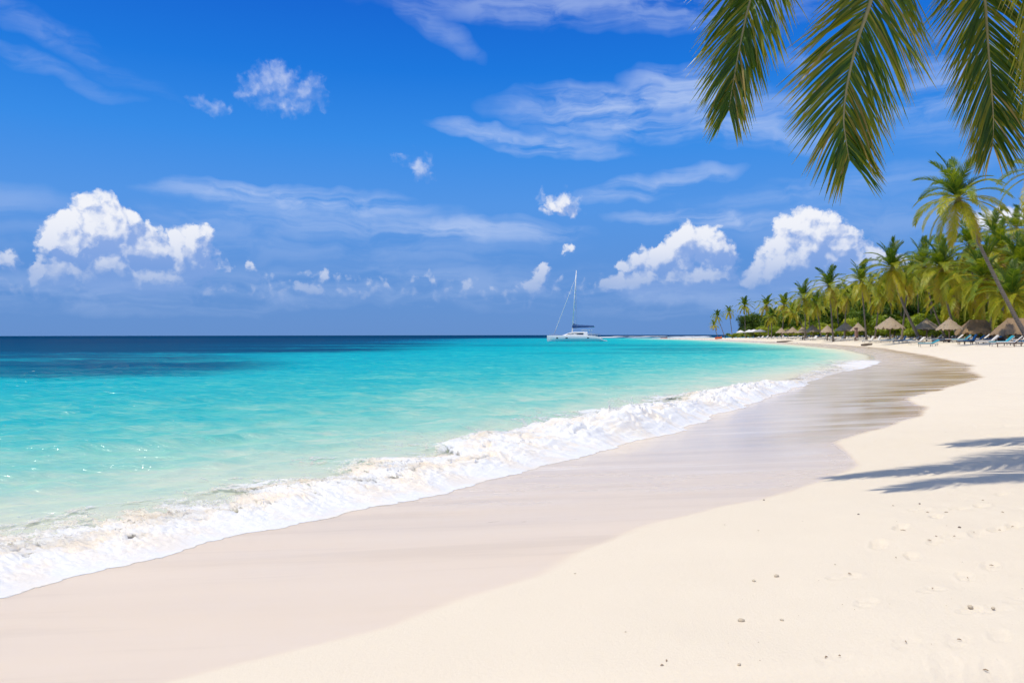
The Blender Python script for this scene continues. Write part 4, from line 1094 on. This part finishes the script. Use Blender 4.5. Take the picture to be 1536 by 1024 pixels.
# small open boat beyond the sand spit and a kayak at the beach tip
def dinghy(name, px, d, L, mat, label, cat, z=0):
    t = thing(name, label, cat, (ray(px, d), d, z), .2)
    rows = [[(x_ * L, 0, -.2), (x_ * L, -w_, .1), (x_ * L, -w_ * 1.1, .5 + up), (x_ * L, -w_ * .9, .5 + up), (x_ * L, 0, .15), (x_ * L, w_ * .9, .5 + up), (x_ * L, w_ * 1.1, .5 + up), (x_ * L, w_, .1)] for x_, w_, up in [(-.5, .45, 0), (-.2, .7, 0), (.15, .65, .05), (.4, .35, .2), (.5, .03, .35)]]
    link('hull', MB().loft(np.array(rows), True, True).mesh('hull', mat), t)
    mb = MB(); mb.box((-.15 * L, 0, .38), (.25, 1.0, .05)); mb.box((.12 * L, 0, .4), (.25, .9, .05)); link('seat', mb.mesh('seat', m_deck), t)
dinghy('small_boat', 996, 385, 3.4, simple('dark_red_paint', (.16, .03, .03), .5, .2, 3), 'small dark red boat off the tip of the sand spit', 'boat')
d = shore_d(1079, 2.5); dinghy('kayak', 1078, d, 2.6, simple('orange_plastic', (.75, .15, .03), .5, .1, 3), 'orange kayak on the sand under the outermost palms', 'kayak', gz(ray(1078, d), d) + .1)

# driftwood on the far sand; the last log stands for a trunk shadow
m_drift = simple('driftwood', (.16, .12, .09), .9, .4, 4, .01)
for px, py, L, lb in [(1178, 513.5, 4.6, 'long dark driftwood log near the far waterline'), (1207, 511.6, 1.8, 'short driftwood piece right of the long log'), (1228, 511.5, .9, 'small driftwood stump on the far sand'), (1300, 519.5, 1.6, 'dark log in place of a trunk shadow at the wet edge below the peaked umbrella')]:
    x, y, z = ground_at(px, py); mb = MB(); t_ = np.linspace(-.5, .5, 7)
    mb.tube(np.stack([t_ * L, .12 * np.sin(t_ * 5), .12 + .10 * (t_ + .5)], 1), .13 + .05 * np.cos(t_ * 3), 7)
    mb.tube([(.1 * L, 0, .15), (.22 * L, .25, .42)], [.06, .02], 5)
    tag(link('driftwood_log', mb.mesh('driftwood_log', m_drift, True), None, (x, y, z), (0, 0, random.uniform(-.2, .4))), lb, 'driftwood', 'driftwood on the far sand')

# grit and crumbs of weed strewn over the dry sand
m_grit = simple('grit', (.50, .40, .28), .9, .4, 30)
mb = MB(); rg = np.random.RandomState(77)
for k in range(420):
    y = rg.uniform(3.6, 20); x = rg.uniform(1.0, .66 * y + .5)
    if x < fd(y) + 1.2 or perlin(x * .8, y * .8) < -.1 + .5 * rg.rand() - .25: continue
    r = rg.uniform(.001, .003); mb.sphere((x, y, float(height(np.array([x]), np.array([y]))[0][0]) + r * .4), (r * rg.uniform(1, 2.2), r, r * .7), 5, 4)
o = link('grit', mb.mesh('grit', m_grit)); struct(o, 'stuff')
# stones and bits of coral on the dry sand
m_stone = simple('coral_stone', (.58, .49, .36), .85, .35, 14, .004)
m_twig = simple('dry_twig', (.36, .25, .15), .9, .3, 20)
for i, (px, py, s_, lb) in enumerate([
 (1112, 933, 12, 'largest tan stone on the dry sand at lower centre right'), (1131, 873, 8, 'left stone of the pair lying close together'), (1165, 866, 10, 'right stone of the pair lying close together'),
 (1109, 999, 8, 'pale stone nearest to the camera'), (1173, 932, 7, 'flat chip right of the largest tan stone'), (1146, 751, 4, 'tiny dark pebble at the wet sand edge'),
 (1288, 773, 5, 'dark pebble alone on the middle sand'), (1380, 757, 4, 'small dark pebble right of the frond shade'), (1440, 793, 6, 'dark blue grey pebble beside the row of prints'),
 (1253, 848, 4, 'small grey pebble left of the footprints'), (1138, 797, 4, 'tan pebble below the dark pebble of the wet edge'), (1087, 788, 3, 'tiny pebble left of the tan pebble'), (1457, 913, 11, 'brown coral lump lying in a footprint'), (1491, 915, 8, 'brown coral chip right of the coral lump'),
 (862, 861, 4, 'tiny shell chip on the wet sand boundary'), (938, 949, 4, 'small shell chip on the bare sand left of the stones')]):
    x, y, z = ground_at(px, py); r = s_ * y / F / 2 * .85; mb = MB(); rg = np.random.RandomState(300 + i)
    mb.sphere((0, 0, r * .38), (r, r * .8, r * .58), 12, 9)
    V_ = mb.v[0]; V_ += (r * .16) * np.stack([fbm(V_[:, 0] / r * 1.3 + i * 5, V_[:, 2] / r * 1.3 + 8, 3), fbm(V_[:, 1] / r * 1.3 + i, V_[:, 0] / r * 1.3, 3), .8 * fbm(V_[:, 0] / r * 1.2 + i * 3, V_[:, 1] / r * 1.2, 3)], 1)
    tag(link('pebble', mb.mesh('pebble', m_stone if i not in (5, 6, 7, 8) else m_drift, True), None, (x, y, z - r * .1), (0, 0, rg.uniform(0, 6))), lb, 'pebble', 'stones on the sand')
for i, (px, py) in enumerate([(1405, 806), (1432, 806), (1462, 800), (1500, 797), (1520, 792), (1355, 797), (1395, 812), (1345, 838), (1488, 850), (1275, 862), (1400, 885), (1453, 869), (1240, 988), (1260, 986), (1360, 965), (1440, 962), (1480, 1008), (993, 1000), (1000, 993), (1505, 770), (1420, 770), (1475, 752), (1392, 770), (1340, 760)]):
    x, y, z = ground_at(px, py); mb = MB(); L = random.uniform(3, 8) * y / F; a = random.uniform(0, 3)
    mb.tube([(-L / 2, 0, .003), (0, L * .12, .006), (L / 2, 0, .003)], [.002, .0035, .0015], 5)
    tag(link('twig', mb.mesh('twig', m_twig, True), None, (x, y, z), (0, 0, a)), '%s dry brown twig from the front among the footprints' % ORD[sorted([806, 806, 800, 797, 792, 797, 812, 838, 850, 862, 885, 869, 988, 986, 965, 962, 1008, 1000, 993, 770, 770, 752, 770, 760], reverse=True).index(py) + 1], 'twig', 'dry twigs on the sand')
S.view_settings.view_transform = 'Standard'; S.view_settings.look = 'None'; S.view_settings.exposure = 0; S.view_settings.gamma = 1
S.view_settings.use_curve_mapping = False
S.cycles.use_denoising = True
S.cycles.use_adaptive_sampling = True; S.cycles.adaptive_threshold = .02; S.cycles.adaptive_min_samples = 12
S.cycles.max_bounces = 6; S.cycles.diffuse_bounces = 3; S.cycles.glossy_bounces = 3; S.cycles.transmission_bounces = 4; S.cycles.transparent_max_bounces = 48
S.cycles.caustics_reflective = False; S.cycles.caustics_refractive = False
